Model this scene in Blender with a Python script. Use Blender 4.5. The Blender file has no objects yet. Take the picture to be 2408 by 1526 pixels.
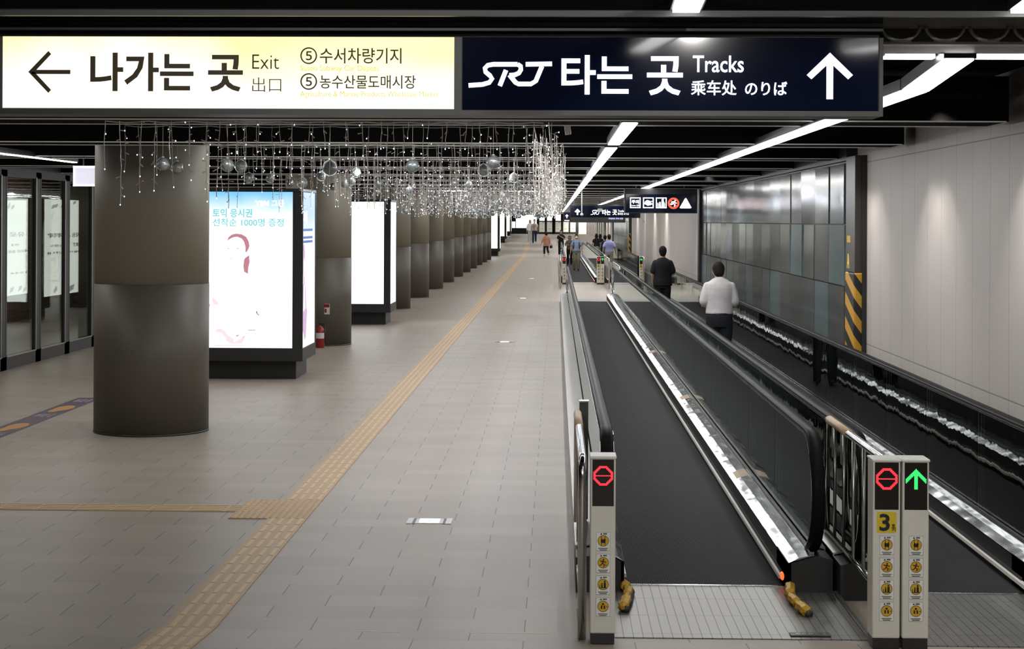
import bpy, bmesh, math, random
from mathutils import Vector, Matrix
R = random.Random(7)
sc = bpy.context.scene
C = sc.collection
PI = math.pi

# ---------------------------------------------------------------- camera, world, exposure
F, CX, HY, ROLL, H = 4100.0, 1204.0, 518.0, 0.0045, 2.30
YAW = math.atan(104.0 / F)
cam = bpy.data.cameras.new('camera')
cam.sensor_fit = 'HORIZONTAL'; cam.sensor_width = 36.0
cam.lens = F / 2408 * 36
cam.shift_y = -(763 - HY) / 2408
cam.clip_start = 0.1; cam.clip_end = 400
camo = bpy.data.objects.new('camera', cam); C.objects.link(camo)
camo.matrix_world = (Matrix.Translation((0, 0, H)) @ Matrix.Rotation(YAW, 4, 'Z')
                     @ Matrix.Rotation(PI / 2, 4, 'X') @ Matrix.Rotation(ROLL, 4, 'Z'))
sc.camera = camo
w = bpy.data.worlds.new('world'); sc.world = w; w.use_nodes = True
w.node_tree.nodes['Background'].inputs[0].default_value = (0.02, 0.021, 0.022, 1)
w.node_tree.nodes['Background'].inputs[1].default_value = 0.3
sc.view_settings.view_transform = 'Standard'; sc.view_settings.look = 'None'
sc.view_settings.exposure = 0.0; sc.view_settings.gamma = 1.0
sc.view_settings.use_curve_mapping = False
cy = sc.cycles
cy.use_denoising = True
cy.max_bounces = 7; cy.diffuse_bounces = 3; cy.glossy_bounces = 4
cy.transmission_bounces = 4; cy.transparent_max_bounces = 24
cy.sample_clamp_indirect = 4.0; cy.caustics_reflective = False; cy.caustics_refractive = False

def lamp(name, kind, loc, energy, col=(1, .97, .92), size=None, rot=(0, 0, 0), spot=None, blend=.6):
    l = bpy.data.lights.new(name, kind); l.energy = energy; l.color = col
    if kind == 'AREA':
        l.shape = 'RECTANGLE'; l.size, l.size_y = size
    elif size: l.shadow_soft_size = size
    if kind == 'SPOT': l.spot_size = spot; l.spot_blend = blend
    o = bpy.data.objects.new(name, l); C.objects.link(o); o.location = loc; o.rotation_euler = rot
    return o

SLOPE = 0.072; YB = 9.74          # the hall ramps up towards the viewer before YB
UR0, UR1, UPZ = 108.0, 128.0, 0.72  # and up again at the far end
def fz(y):
    if y < YB: return SLOPE * (YB - y)
    if y < UR0: return 0.0
    if y < UR1: return UPZ * (y - UR0) / (UR1 - UR0)
    return UPZ
def cz(y): return 3.06 + (SLOPE * (9.9 - y) if y < 9.9 else 0)   # underside of the ceiling baffles
BAF = [13.2 + 3.95 * k for k in range(0, 49)]
# fluorescent battens hidden above the baffles
for k, y in enumerate(BAF[:-1]):
    if k < 24 or k % 2 == 0:
        e = 86 if k < 24 else 165
        lamp('batten_lamp', 'AREA', (-6.35, y + 2.3, 3.43), e * .24, size=(1.9, 0.7))
        lamp('batten_lamp', 'AREA', (-.75, y + 2.3, 3.43), e * .68, size=(5.4, 0.7))
for x in (-1.6, 1.2): lamp('fill_spot', 'SPOT', (x, .5, 4.06), 330, size=.05, spot=math.radians(74), blend=.6, rot=(math.radians(67), 0, 0))  # added fill spots aimed forward to brighten the signal post fronts
for y, e in ((1.2, 20), (5.0, 9), (11.4, 24)):
    lamp('batten_lamp', 'AREA', (-1.5, y, cz(y) + .36), e, size=(8.0, 0.6))
lamp('column_fill_spot', 'SPOT', (-5.75, 17.4, 3.3), 110, col=(1, .84, .62), size=.06, spot=math.radians(100), blend=.8)  # added spot giving the nearest column its warm left highlight
# recessed wall washers along the right wall
y = 9.6
while y < 200:
    for dy in ((-.22, .22) if y < 42 else (0,)): lamp('wall_washer_lamp', 'SPOT', (2.86, y + dy, 3.16), 33 if y < 42 else (150 if y < 105 else 330), col=(1, .95, .9), size=.05, spot=math.radians(84 if y < 42 else 120), blend=.5 if y < 42 else 1, rot=(0, math.radians(-14), 0))
    y += 3.3 if y < 42 else 6.6
lamp('fill_spot', 'SPOT', (2.9, 201.5, 3.3), 900, size=.05, spot=math.radians(100), blend=.8, rot=(math.radians(52), 0, 0))  # added fill spot brightening the pale far wall
# warm lamps of the shop behind the glass
lamp('shop_lamp', 'AREA', (-10.2, 26, 3.4), 60, col=(1, .80, .58), size=(2.5, 12))
lamp('shop_lamp', 'AREA', (-10.2, 36, 3.4), 40, col=(1, .88, .75), size=(2.5, 8))

# ---------------------------------------------------------------- materials
MAT = {}
class G:
    def __init__(s, name):
        s.m = bpy.data.materials.new(name); s.m.use_nodes = True
        s.t = s.m.node_tree; s.b = s.t.nodes['Principled BSDF']; s.out = s.t.nodes['Material Output']
    def n(s, typ, **kw):
        x = s.t.nodes.new(typ)
        for a, b in kw.items(): setattr(x, a, b)
        return x
    def l(s, a, b): s.t.links.new(a, b)
    def math(s, op, a, b=None, c=None):
        x = s.n('ShaderNodeMath', operation=op)
        for i, v in enumerate((a, b, c)):
            if v is None: continue
            if isinstance(v, (int, float)): x.inputs[i].default_value = v
            else: s.l(v, x.inputs[i])
        return x.outputs[0]
    def mix(s, f, a, b):
        x = s.n('ShaderNodeMix', data_type='RGBA')
        if isinstance(f, (int, float)): x.inputs[0].default_value = f
        else: s.l(f, x.inputs[0])
        for i, v in ((6, a), (7, b)):
            if isinstance(v, tuple): x.inputs[i].default_value = (*v, 1) if len(v) == 3 else v
            else: s.l(v, x.inputs[i])
        return x.outputs[2]
    def coord(s):
        c = s.n('ShaderNodeTexCoord'); return c.outputs['Object']
    def xyz(s, v=None):
        x = s.n('ShaderNodeSeparateXYZ'); s.l(v or s.coord(), x.inputs[0]); return x.outputs
    def noise(s, scale, detail=3, vec=None, rough=.5):
        x = s.n('ShaderNodeTexNoise'); x.inputs['Scale'].default_value = scale; x.inputs['Detail'].default_value = detail
        x.inputs['Roughness'].default_value = rough
        s.l(vec or s.coord(), x.inputs['Vector']); return x.outputs['Fac']
    def bump(s, h, strength, dist=.01):
        x = s.n('ShaderNodeBump'); x.inputs['Strength'].default_value = strength; x.inputs['Distance'].default_value = dist
        s.l(h, x.inputs['Height']); s.l(x.outputs[0], s.b.inputs['Normal']); return x.outputs[0]
    def scalev(s, sx, sy, sz):
        x = s.n('ShaderNodeVectorMath', operation='MULTIPLY'); s.l(s.coord(), x.inputs[0]); x.inputs[1].default_value = (sx, sy, sz)
        return x.outputs[0]

def M(name, col, rough=.5, metal=0.0, spec=.5, var=0.08, vs=6, bump=0, bs=60, emit=None, es=0, coat=0):
    if name in MAT: return MAT[name]
    g = G(name); b = g.b
    b.inputs['Roughness'].default_value = rough; b.inputs['Metallic'].default_value = metal
    b.inputs['Specular IOR Level'].default_value = spec; b.inputs['Coat Weight'].default_value = coat
    if var:
        f = g.noise(vs); lo = tuple(c * (1 - var) for c in col); hi = tuple(min(1, c * (1 + var)) for c in col)
        g.l(g.mix(f, lo, hi), b.inputs['Base Color'])
    else: b.inputs['Base Color'].default_value = (*col, 1)
    if bump: g.bump(g.noise(bs), bump)
    if emit:
        b.inputs['Emission Color'].default_value = (*emit, 1); b.inputs['Emission Strength'].default_value = es
    MAT[name] = g.m; return g.m

def m_floor():
    g = G('floor_tile'); p = g.xyz()
    row = g.math('FLOOR', g.math('DIVIDE', g.math('SUBTRACT', p[1], YB), .3))
    ry = g.math('FRACT', g.math('DIVIDE', g.math('SUBTRACT', p[1], YB), .3))
    xs = g.math('ADD', g.math('DIVIDE', g.math('ADD', p[0], 101.27), .6), g.math('MULTIPLY', g.math('MODULO', g.math('ADD', row, 1001), 2), .5))
    rx = g.math('FRACT', xs)
    jx = g.math('LESS_THAN', rx, .011); jy = g.math('LESS_THAN', ry, .013)
    wn = g.n('ShaderNodeTexWhiteNoise', noise_dimensions='2D')
    cv = g.n('ShaderNodeCombineXYZ'); g.l(g.math('FLOOR', xs), cv.inputs[0]); g.l(row, cv.inputs[1]); g.l(cv.outputs[0], wn.inputs['Vector'])
    c = g.mix(wn.outputs['Value'], (.325, .280, .226), (.388, .336, .274))
    fine = g.noise(90, 4); big = g.noise(.9, 3)
    c = g.mix(g.math('MULTIPLY', fine, .25), c, (.24, .22, .2)); c = g.mix(g.math('MULTIPLY', big, .25), c, (.30, .265, .26))
    c = g.mix(g.math('MULTIPLY', jy, .35), c, (.10, .09, .08)); c = g.mix(g.math('MULTIPLY', jx, .85), c, (.06, .05, .045))
    g.l(c, g.b.inputs['Base Color']); g.b.inputs['Roughness'].default_value = .42
    g.b.inputs['Specular IOR Level'].default_value = .45
    h = g.math('ADD', g.math('MAXIMUM', jx, jy), g.math('MULTIPLY', fine, .15)); g.bump(h, -.25, .004)
    MAT['floor_tile'] = g.m; return g.m

def m_panelwall():
    g = G('wall_panel'); p = g.xyz()
    fy = g.math('FRACT', g.math('DIVIDE', g.math('ADD', p[1], .12), .6))
    j = g.math('LESS_THAN', fy, .014)
    for z in (.915, 2.98):
        j = g.math('MAXIMUM', j, g.math('LESS_THAN', g.math('ABSOLUTE', g.math('SUBTRACT', p[2], z)), .005))
    n = g.noise(1.3); c = g.mix(n, (.46, .42, .39), (.54, .50, .47))
    c = g.mix(g.math('MULTIPLY', j, .7), c, (.08, .07, .06)); g.l(c, g.b.inputs['Base Color'])
    g.b.inputs['Roughness'].default_value = .55; g.bump(j, -.3, .004)
    MAT['wall_panel'] = g.m; return g.m

def m_belt():
    g = G('pallet_rubber'); p = g.xyz()
    f = g.math('FRACT', g.math('DIVIDE', p[0], .0125)); r = g.math('LESS_THAN', f, .42)
    fy = g.math('FRACT', g.math('DIVIDE', p[1], .40)); jy = g.math('LESS_THAN', fy, .02)
    n = g.noise(2.5, 4, g.scalev(3, .6, 1))
    c = g.mix(r, (.022, .022, .024), (.085, .086, .09)); c = g.mix(g.math('MULTIPLY', n, .5), c, (.028, .028, .031))
    c = g.mix(g.math('MULTIPLY', jy, .4), c, (.012, .012, .012))
    g.l(c, g.b.inputs['Base Color']); g.b.inputs['Roughness'].default_value = .85; g.b.inputs['Specular IOR Level'].default_value = .12
    g.bump(r, .35, .004); MAT['pallet_rubber'] = g.m; return g.m

def m_plate():
    g = G('ribbed_steel_plate'); p = g.xyz()
    f = g.math('FRACT', g.math('DIVIDE', p[0], .054)); r = g.math('LESS_THAN', f, .09)
    fy = g.math('FRACT', g.math('DIVIDE', p[1], .46)); jy = g.math('LESS_THAN', fy, .012)
    n = g.noise(6, 4); j = g.math('MAXIMUM', r, jy)
    g.l(g.mix(j, g.mix(n, (.17, .168, .162), (.30, .295, .285)), (.05, .05, .05)), g.b.inputs['Base Color'])
    g.b.inputs['Metallic'].default_value = .75
    g.l(g.math('ADD', g.math('MULTIPLY', n, .2), .3), g.b.inputs['Roughness'])
    g.bump(j, -.4, .004); MAT['ribbed_steel_plate'] = g.m; return g.m

def m_film():
    g = G('film_wrapped_steel'); b = g.b
    b.inputs['Base Color'].default_value = (.62, .64, .68, 1); b.inputs['Metallic'].default_value = .95; b.inputs['Roughness'].default_value = .14
    n1 = g.noise(2.6, 2, g.scalev(1.6, .8, 1.6), .5)
    v = g.n('ShaderNodeTexVoronoi'); v.inputs['Scale'].default_value = 2.2; g.l(g.scalev(1.2, .7, 1), v.inputs['Vector'])
    g.bump(g.math('ADD', n1, g.math('MULTIPLY', v.outputs['Distance'], .25)), .34, .03)
    MAT['film_wrapped_steel'] = g.m; return g.m

def m_glass(name, tint, refl=1.0, wav=.25):
    g = G(name); t = g.t
    tr = g.n('ShaderNodeBsdfTransparent'); tr.inputs[0].default_value = (*tint, 1)
    gl = g.n('ShaderNodeBsdfGlossy'); gl.inputs['Roughness'].default_value = .015; gl.inputs['Color'].default_value = (.9, .95, .93, 1)
    fr = g.n('ShaderNodeFresnel'); fr.inputs['IOR'].default_value = 1.52
    bp = g.n('ShaderNodeBump'); bp.inputs['Strength'].default_value = wav; bp.inputs['Distance'].default_value = .02
    g.l(g.noise(1.6, 3), bp.inputs['Height'])
    g.l(bp.outputs[0], gl.inputs['Normal'])
    ms = g.n('ShaderNodeMixShader'); g.l(g.math('MULTIPLY', fr.outputs[0], refl), ms.inputs[0])
    g.l(tr.outputs[0], ms.inputs[1]); g.l(gl.outputs[0], ms.inputs[2]); g.l(ms.outputs[0], g.out.inputs[0])
    t.nodes.remove(g.b); MAT[name] = g.m; return g.m

def m_stripe():
    g = G('hazard_stripe'); p = g.xyz()
    s = g.math('FRACT', g.math('DIVIDE', g.math('ADD', g.math('ADD', g.math('MULTIPLY', p[1], -0.33), g.math('MULTIPLY', p[0], 1.4)), p[2]), .285))
    k = g.math('LESS_THAN', s, .5)
    g.l(g.mix(k, (.015, .014, .013), (.62, .33, .03)), g.b.inputs['Base Color']); g.b.inputs['Roughness'].default_value = .5
    MAT['hazard_stripe'] = g.m; return g.m

def m_screen():
    g = G('dark_video_glass'); b = g.b
    oi = g.n('ShaderNodeObjectInfo')
    n = g.noise(3.0, 4, g.scalev(1, 4.5, .4), .7)  # vertical reflection smears painted into the screen colour
    c = g.mix(n, (.03, .032, .028), (.19, .20, .19))
    c = g.mix(g.math('MULTIPLY', g.math('POWER', oi.outputs['Random'], 3), .7), c, (.20, .28, .31))  # pale blue reflections painted in, stronger on some panels
    g.l(c, b.inputs['Base Color']); b.inputs['Roughness'].default_value = .16; b.inputs['Specular IOR Level'].default_value = .45
    g.bump(g.noise(1.2, 2), .12, .02)
    MAT['dark_video_glass'] = g.m; return g.m

def m_brickdark():
    g = G('dark_brick'); br = g.n('ShaderNodeTexBrick'); br.inputs['Scale'].default_value = 1.0
    br.inputs['Brick Width'].default_value = .4; br.inputs['Row Height'].default_value = .09; br.inputs['Mortar Size'].default_value = .006
    br.inputs['Color1'].default_value = (.16, .085, .06, 1); br.inputs['Color2'].default_value = (.20, .11, .08, 1); br.inputs['Mortar'].default_value = (.08, .05, .04, 1)
    p = g.xyz(); cv = g.n('ShaderNodeCombineXYZ'); g.l(p[1], cv.inputs[0]); g.l(p[2], cv.inputs[1]); g.l(cv.outputs[0], br.inputs['Vector'])
    g.l(br.outputs['Color'], g.b.inputs['Base Color']); g.b.inputs['Roughness'].default_value = .8
    MAT['dark_brick'] = g.m; return g.m

def m_yellow():
    g = G('lit_yellow_face'); n = g.noise(.9, 2)
    r = g.n('ShaderNodeMapRange'); r.inputs[1].default_value = .40; r.inputs[2].default_value = .60
    p = g.xyz(); h = g.math('MULTIPLY', g.math('SUBTRACT', 3.10, p[2]), 0.8)
    g.l(g.math('ADD', n, h), r.inputs[0]); c = g.mix(r.outputs[0], (1, .93, .36), (1, 1, .90))
    g.l(c, g.b.inputs['Emission Color']); g.b.inputs['Emission Strength'].default_value = 1.15
    g.b.inputs['Base Color'].default_value = (.8, .7, .2, 1); g.b.inputs['Roughness'].default_value = .3
    MAT['lit_yellow_face'] = g.m; return g.m

def m_poster():
    g = G('lit_poster_face'); p = g.xyz()
    n = g.noise(2.2, 3)
    r = g.n('ShaderNodeMapRange'); r.inputs[1].default_value = 2.28; r.inputs[2].default_value = 2.72
    g.l(g.math('ADD', p[2], g.math('MULTIPLY', n, .22)), r.inputs[0])
    r.inputs[1].default_value = 2.42; r.inputs[2].default_value = 2.78
    c = g.mix(r.outputs[0], (1, 1, 1), (.16, .50, .86))
    g.l(c, g.b.inputs['Emission Color']); g.b.inputs['Emission Strength'].default_value = 1.25
    g.b.inputs['Base Color'].default_value = (.1, .1, .1, 1)
    MAT['lit_poster_face'] = g.m; return g.m

def m_poster_side():
    g = G('lit_poster_side_face'); p = g.xyz()
    r = g.n('ShaderNodeMapRange'); r.inputs[1].default_value = 1.75; r.inputs[2].default_value = 2.35; g.l(p[2], r.inputs[0])
    c = g.mix(r.outputs[0], (1, .96, .95), (.17, .33, .68))
    g.l(c, g.b.inputs['Emission Color']); g.b.inputs['Emission Strength'].default_value = 1.1
    g.b.inputs['Base Color'].default_value = (.8, .8, .8, 1)
    MAT['lit_poster_side_face'] = g.m; return g.m

def m_ball():
    g = G('mirror_mosaic'); b = g.b; b.inputs['Metallic'].default_value = 0; b.inputs['Roughness'].default_value = .25
    v = g.n('ShaderNodeTexVoronoi'); v.inputs['Scale'].default_value = 9; g.l(g.coord(), v.inputs['Vector'])
    rnd = g.xyz(v.outputs['Color'])[0]
    g.l(g.mix(g.math('POWER', rnd, 1.3), (.30, .37, .39), (1.0, 1.0, 1.0)), b.inputs['Base Color'])
    g.l(g.math('MULTIPLY', rnd, .6), b.inputs['Metallic'])
    g.bump(rnd, .9, .12)
    MAT['mirror_mosaic'] = g.m; return g.m

def m_column(name, lo, hi, rough):
    g = G(name); n = g.noise(40, 4); n2 = g.noise(1.2)
    g.l(g.mix(g.math('ADD', g.math('MULTIPLY', n, .5), g.math('MULTIPLY', n2, .5)), lo, hi), g.b.inputs['Base Color'])
    g.b.inputs['Roughness'].default_value = rough; g.bump(n, .05, .003); MAT[name] = g.m; return g.m

FLOORM = m_floor(); WALLM = m_panelwall(); BELT = m_belt(); PLATE = m_plate(); FILM = m_film()
GLASS = m_glass('balustrade_glass', (.58, .63, .61), 1.1, .12)
SHOPGLASS = m_glass('shop_glass', (.80, .83, .82), .45, .03)
STRIPE = m_stripe(); SCREEN = m_screen(); BRICK = m_brickdark(); YEL = m_yellow(); POSTER = m_poster(); POSTERS = m_poster_side(); BALL = m_ball()
COLU = m_column('column_upper_paint', (.22, .196, .150), (.26, .234, .182), .55)
COLL = m_column('column_lower_paint', (.085, .074, .057), (.108, .095, .074), .5)
BLACK = M('black_baffle', (.005, .005, .005), .9, spec=.05)
BLK = M('black_metal', (.022, .023, .024), .42)
DARK = M('dark_grey_metal', (.06, .062, .064), .45)
RUB = M('handrail_rubber', (.010, .010, .011), .4, spec=.03)
STEEL = M('polished_steel', (.72, .72, .72), .16, 1.0, var=.04)
STEELB = M('brushed_steel', (.55, .54, .52), .32, 1.0, var=.06, vs=20)
LIP = M('aluminium_lip', (.96, .96, .94), .55, .0, var=.02)
GREY = M('light_grey_enamel', (.74, .725, .66), .45)
CAPM = M('pale_cap_enamel', (.80, .80, .78), .4)
WHITE = M('white_enamel', (.75, .75, .74), .45)
DIFF = M('lamp_diffuser', (.9, .9, .9), .5, emit=(1, .99, .96), es=14, var=0)
SIGNW = M('lit_white_letter', (.9, .9, .9), .4, emit=(.93, .94, 1), es=1.6, var=0)
NAVY = M('navy_acrylic', (.004, .007, .022), .06, spec=.5, var=.2, vs=2)
BROWN = M('dark_brown_letter', (.055, .035, .004), .5, var=0)
OLIVE = M('faded_olive_letter', (.5, .42, .05), .5, emit=(.85, .74, .2), es=.62, var=0)
TACT = M('tan_tactile_tile', (.60, .44, .27), .5, var=.1, vs=9)
TACTD = M('tan_tactile_base', (.47, .33, .19), .55, var=.1, vs=9)
REDL = M('red_led', (.3, 0, 0), .4, emit=(1, .03, .05), es=2.2, var=0)
GREENL = M('green_led', (0, .3, .05), .4, emit=(.04, .85, .16), es=1.7, var=0)
STICK = M('sticker_white', (.84, .85, .82), .5, var=.04)
STICKY = M('sticker_yellow', (.70, .42, .02), .5, var=.04)
PLY = M('number_plate_yellow', (.75, .58, .03), .45, var=.03)
INK = M('black_ink', (.012, .012, .012), .6, var=0)
INKR = M('maroon_ink', (.12, .02, .015), .6, var=0)
TAPE = M('beige_tape', (.58, .42, .27), .5, var=.1)
ORANGE = M('orange_lamp', (.5, .06, .01), .4, emit=(1, .13, .03), es=1.6, var=0)
RED = M('red_enamel', (.30, .015, .012), .3, var=.05)
WIRE = M('clear_white_wire', (.78, .72, .66), .4, var=.1, vs=40)
LED = M('tiny_led_bulb', (.8, .8, .8), .3, emit=(.82, .88, 1), es=4.5, var=0)
WHITELIT = M('overexposed_poster', (.9, .9, .9), .4, emit=(1, 1, 1), es=1.6, var=0)
LAVL = M('lavender_lit_box', (.6, .6, .65), .4, emit=(.52, .49, .60), es=1.0, var=.06)
LAVE = M('lit_box_edge', (.8, .8, .85), .4, emit=(.93, .9, 1), es=1.6, var=0)
CREAM = M('cream_door', (.55, .54, .45), .5, emit=(.62, .62, .50), es=.5, var=.03)
PURP = M('purple_floor_film', (.085, .06, .10), .45, var=.1)
ORF = M('orange_floor_print', (.55, .27, .08), .5, var=.15)
PALEF = M('pale_floor_print', (.40, .36, .42), .5, var=.1)

# ---------------------------------------------------------------- mesh helpers
class MB:
    def __init__(s): s.v = []; s.f = []; s.mi = []; s.sm = []; s.cur = 0; s.smooth = False
    def add(s, vs, fs):
        o = len(s.v); s.v += [tuple(v) for v in vs]
        for f in fs: s.f.append(tuple(o + i for i in f)); s.mi.append(s.cur); s.sm.append(s.smooth)
    def box(s, x0, x1, y0, y1, z0, z1):
        s.add([(x0, y0, z0), (x1, y0, z0), (x1, y1, z0), (x0, y1, z0), (x0, y0, z1), (x1, y0, z1), (x1, y1, z1), (x0, y1, z1)],
              [(0, 3, 2, 1), (4, 5, 6, 7), (0, 1, 5, 4), (1, 2, 6, 5), (2, 3, 7, 6), (3, 0, 4, 7)]); return s
    def bbox(s, x0, x1, y0, y1, z0, z1, r=.004):   # box with chamfered edges
        bm = bmesh.new(); bmesh.ops.create_cube(bm, size=1)
        for v in bm.verts: v.co = Vector(((x0 + x1) / 2 + v.co.x * (x1 - x0), (y0 + y1) / 2 + v.co.y * (y1 - y0), (z0 + z1) / 2 + v.co.z * (z1 - z0)))
        bmesh.ops.bevel(bm, geom=bm.edges[:], offset=r, segments=2, affect='EDGES', profile=.5)
        s.addbm(bm); return s
    def addbm(s, bm):
        bm.verts.index_update(); s.add([v.co[:] for v in bm.verts], [[v.index for v in f.verts] for f in bm.faces]); bm.free()
    def prism(s, poly, a, b, axis):   # polygon extruded along an axis; poly holds the two other coordinates in xyz order
        def p(q, t): return {'x': (t, q[0], q[1]), 'y': (q[0], t, q[1]), 'z': (q[0], q[1], t)}[axis]
        n = len(poly); s.add([p(q, a) for q in poly] + [p(q, b) for q in poly],
                             [tuple(range(n - 1, -1, -1)), tuple(range(n, 2 * n))] + [(i, (i + 1) % n, n + (i + 1) % n, n + i) for i in range(n)]); return s
    def tube(s, pts, r, n=8, cap=True):
        pts = [Vector(p) for p in pts]; rs = r if isinstance(r, (list, tuple)) else [r] * len(pts); rings = []; up = None
        for i, p in enumerate(pts):
            t = (pts[min(i + 1, len(pts) - 1)] - pts[max(i - 1, 0)]).normalized()
            if up is None:
                up = Vector((0, 0, 1)) if abs(t.z) < .9 else Vector((1, 0, 0))
            u = (up - t * up.dot(t)).normalized(); up = u; w_ = t.cross(u)
            rings.append([p + (u * math.cos(2 * PI * k / n) + w_ * math.sin(2 * PI * k / n)) * rs[i] for k in range(n)])
        s.rings(rings, cap); return s
    def rings(s, rings, cap=True, closed=False):
        n = len(rings[0]); m = len(rings); fs = []
        for i in range(m - 1 if not closed else m):
            j = (i + 1) % m
            for k in range(n): fs.append((i * n + k, i * n + (k + 1) % n, j * n + (k + 1) % n, j * n + k))
        if cap and not closed: fs += [tuple(range(n - 1, -1, -1)), tuple(range((m - 1) * n, m * n))]
        s.add([v for r in rings for v in r], fs); return s
    def cyl(s, cx, cy_, z0, z1, r, n=24, r2=None):
        r2 = r if r2 is None else r2
        s.rings([[(cx + r * math.cos(2 * PI * k / n), cy_ + r * math.sin(2 * PI * k / n), z0) for k in range(n)],
                 [(cx + r2 * math.cos(2 * PI * k / n), cy_ + r2 * math.sin(2 * PI * k / n), z1) for k in range(n)]]); return s
    def ell(s, c, r, nu=14, nv=10, M3=None):
        rings = []
        for j in range(nv + 1):
            th = PI * (j + .02 if j == 0 else (j - .02 if j == nv else j)) / nv
            rg = []
            for k in range(nu):
                q = Vector((r[0] * math.sin(th) * math.cos(2 * PI * k / nu), r[1] * math.sin(th) * math.sin(2 * PI * k / nu), -r[2] * math.cos(th)))
                if M3: q = M3 @ q
                rg.append((c[0] + q.x, c[1] + q.y, c[2] + q.z))
            rings.append(rg)
        s.rings(rings); return s
    def disc(s, x, z, r, y0, y1, n=28): return s.prism([(x + r * math.cos(2 * PI * k / n), z + r * math.sin(2 * PI * k / n)) for k in range(n)], y0, y1, 'y')
    def ring(s, x, z, ro, ri, y0, y1, n=28):
        s.rings([[(x + r * math.cos(2 * PI * k / n), y, z + r * math.sin(2 * PI * k / n)) for k in range(n)] for r, y in ((ro, y0), (ri, y0), (ri, y1), (ro, y1))], closed=True); return s
    def rrect(s, x0, x1, z0, z1, r, y0, y1):
        P = []
        for cx, cz_, a in ((x1 - r, z0 + r, -90), (x1 - r, z1 - r, 0), (x0 + r, z1 - r, 90), (x0 + r, z0 + r, 180)):
            P += [(cx + r * math.cos(math.radians(a + t)), cz_ + r * math.sin(math.radians(a + t))) for t in (0, 30, 60, 90)]
        return s.prism(P, y0, y1, 'y')
    def stroke(s, pts, w_, y0, y1):    # flat stroke in the xz plane
        pts = [Vector(p) for p in pts]; L = []; Rr = []
        for i, p in enumerate(pts):
            t = (pts[min(i + 1, len(pts) - 1)] - pts[max(i - 1, 0)]).normalized(); n = Vector((-t.y, t.x)) * w_ / 2
            L.append(p + n); Rr.append(p - n)
        for i in range(len(pts) - 1):
            s.prism([tuple(L[i]), tuple(L[i + 1]), tuple(Rr[i + 1]), tuple(Rr[i])], y0, y1, 'y')
        return s
    def mesh(s, name, mats):
        me = bpy.data.meshes.new(name); me.from_pydata(s.v, [], s.f)
        for m in (mats if isinstance(mats, (list, tuple)) else [mats]): me.materials.append(m)
        me.polygons.foreach_set('material_index', s.mi); me.polygons.foreach_set('use_smooth', s.sm)
        bm = bmesh.new(); bm.from_mesh(me); bmesh.ops.recalc_face_normals(bm, faces=bm.faces); bm.to_mesh(me); bm.free()
        me.update(); return me
    def build(s, name, mats, parent=None, smooth=False, loc=None):
        if smooth: s.sm = [True] * len(s.f)
        o = bpy.data.objects.new(name, s.mesh(name, mats)); C.objects.link(o)
        if parent: o.parent = parent
        if loc: o.location = loc
        return o

def tag(o, label, cat, group=None):
    o['label'] = label; o['category'] = cat
    if group: o['group'] = group
    return o
def thing(name, label, cat, loc=(0, 0, 0), group=None, rz=0):
    o = bpy.data.objects.new(name, None); C.objects.link(o); o.location = loc; o.rotation_euler = (0, 0, rz)
    o.empty_display_size = .1
    return tag(o, label, cat, group)
def struct(o): o['kind'] = 'structure'; return o
def link_copy(o, parent=None):
    c = o.copy(); C.objects.link(c)
    if parent: c.parent = parent
    for ch in o.children: link_copy(ch, c)
    return c

def ray(px, py):
    a = px + ROLL * (py - HY); b = py - ROLL * (px - CX)
    t = (a - CX) / F; z = -(b - HY) / F
    return Vector((-math.sin(YAW) + t * math.cos(YAW), math.cos(YAW) + t * math.sin(YAW), z))
def at(px, py, Y):      # photograph pixel -> (x, z) on the upright plane at distance Y
    d = ray(px, py); k = Y / d.y; return (d.x * k, H + d.z * k)
def onfloor(px, py, z=0):
    d = ray(px, py); k = (z - H) / d.z; return (d.x * k, d.y * k)

def text_mesh(body, bold=0.0, depth=.0):
    cu = bpy.data.curves.new('lettering', 'FONT'); cu.body = body; cu.offset = bold; cu.extrude = depth; cu.resolution_u = 3
    o = bpy.data.objects.new('lettering', cu); C.objects.link(o)
    me = bpy.data.meshes.new_from_object(o.evaluated_get(bpy.context.evaluated_depsgraph_get()))
    bpy.data.objects.remove(o); bpy.data.curves.remove(cu); return me
def text(name, body, x0, x1, z0, z1, y, mat, parent, bold=0.0, keep=False, rot=None, flip=False):
    """lettering fitted to a rectangle on an upright plane facing -y (or +x with rot='x')"""
    me = text_mesh(body, bold, .004); vs = [v.co.copy() for v in me.vertices]
    a0 = min(v.x for v in vs); a1 = max(v.x for v in vs); b0 = min(v.y for v in vs); b1 = max(v.y for v in vs)
    for v in me.vertices:
        u = (v.co.x - a0) / (a1 - a0); t = (v.co.y - b0) / (b1 - b0)
        if flip: u = 1 - u
        d = v.co.z
        if rot == 'x': v.co = (y + d, x0 + u * (x1 - x0), z0 + t * (z1 - z0))
        elif rot == '-x': v.co = (y - d, x1 - u * (x1 - x0), z0 + t * (z1 - z0))
        elif rot == 'z': v.co = (x0 + u * (x1 - x0), z0 + t * (z1 - z0), y + d)
        else: v.co = (x0 + u * (x1 - x0), y - d, z0 + t * (z1 - z0))
    me.name = name; me.materials.clear(); me.materials.append(mat)
    o = bpy.data.objects.new(name, me); C.objects.link(o); o.parent = parent; return o
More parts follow.
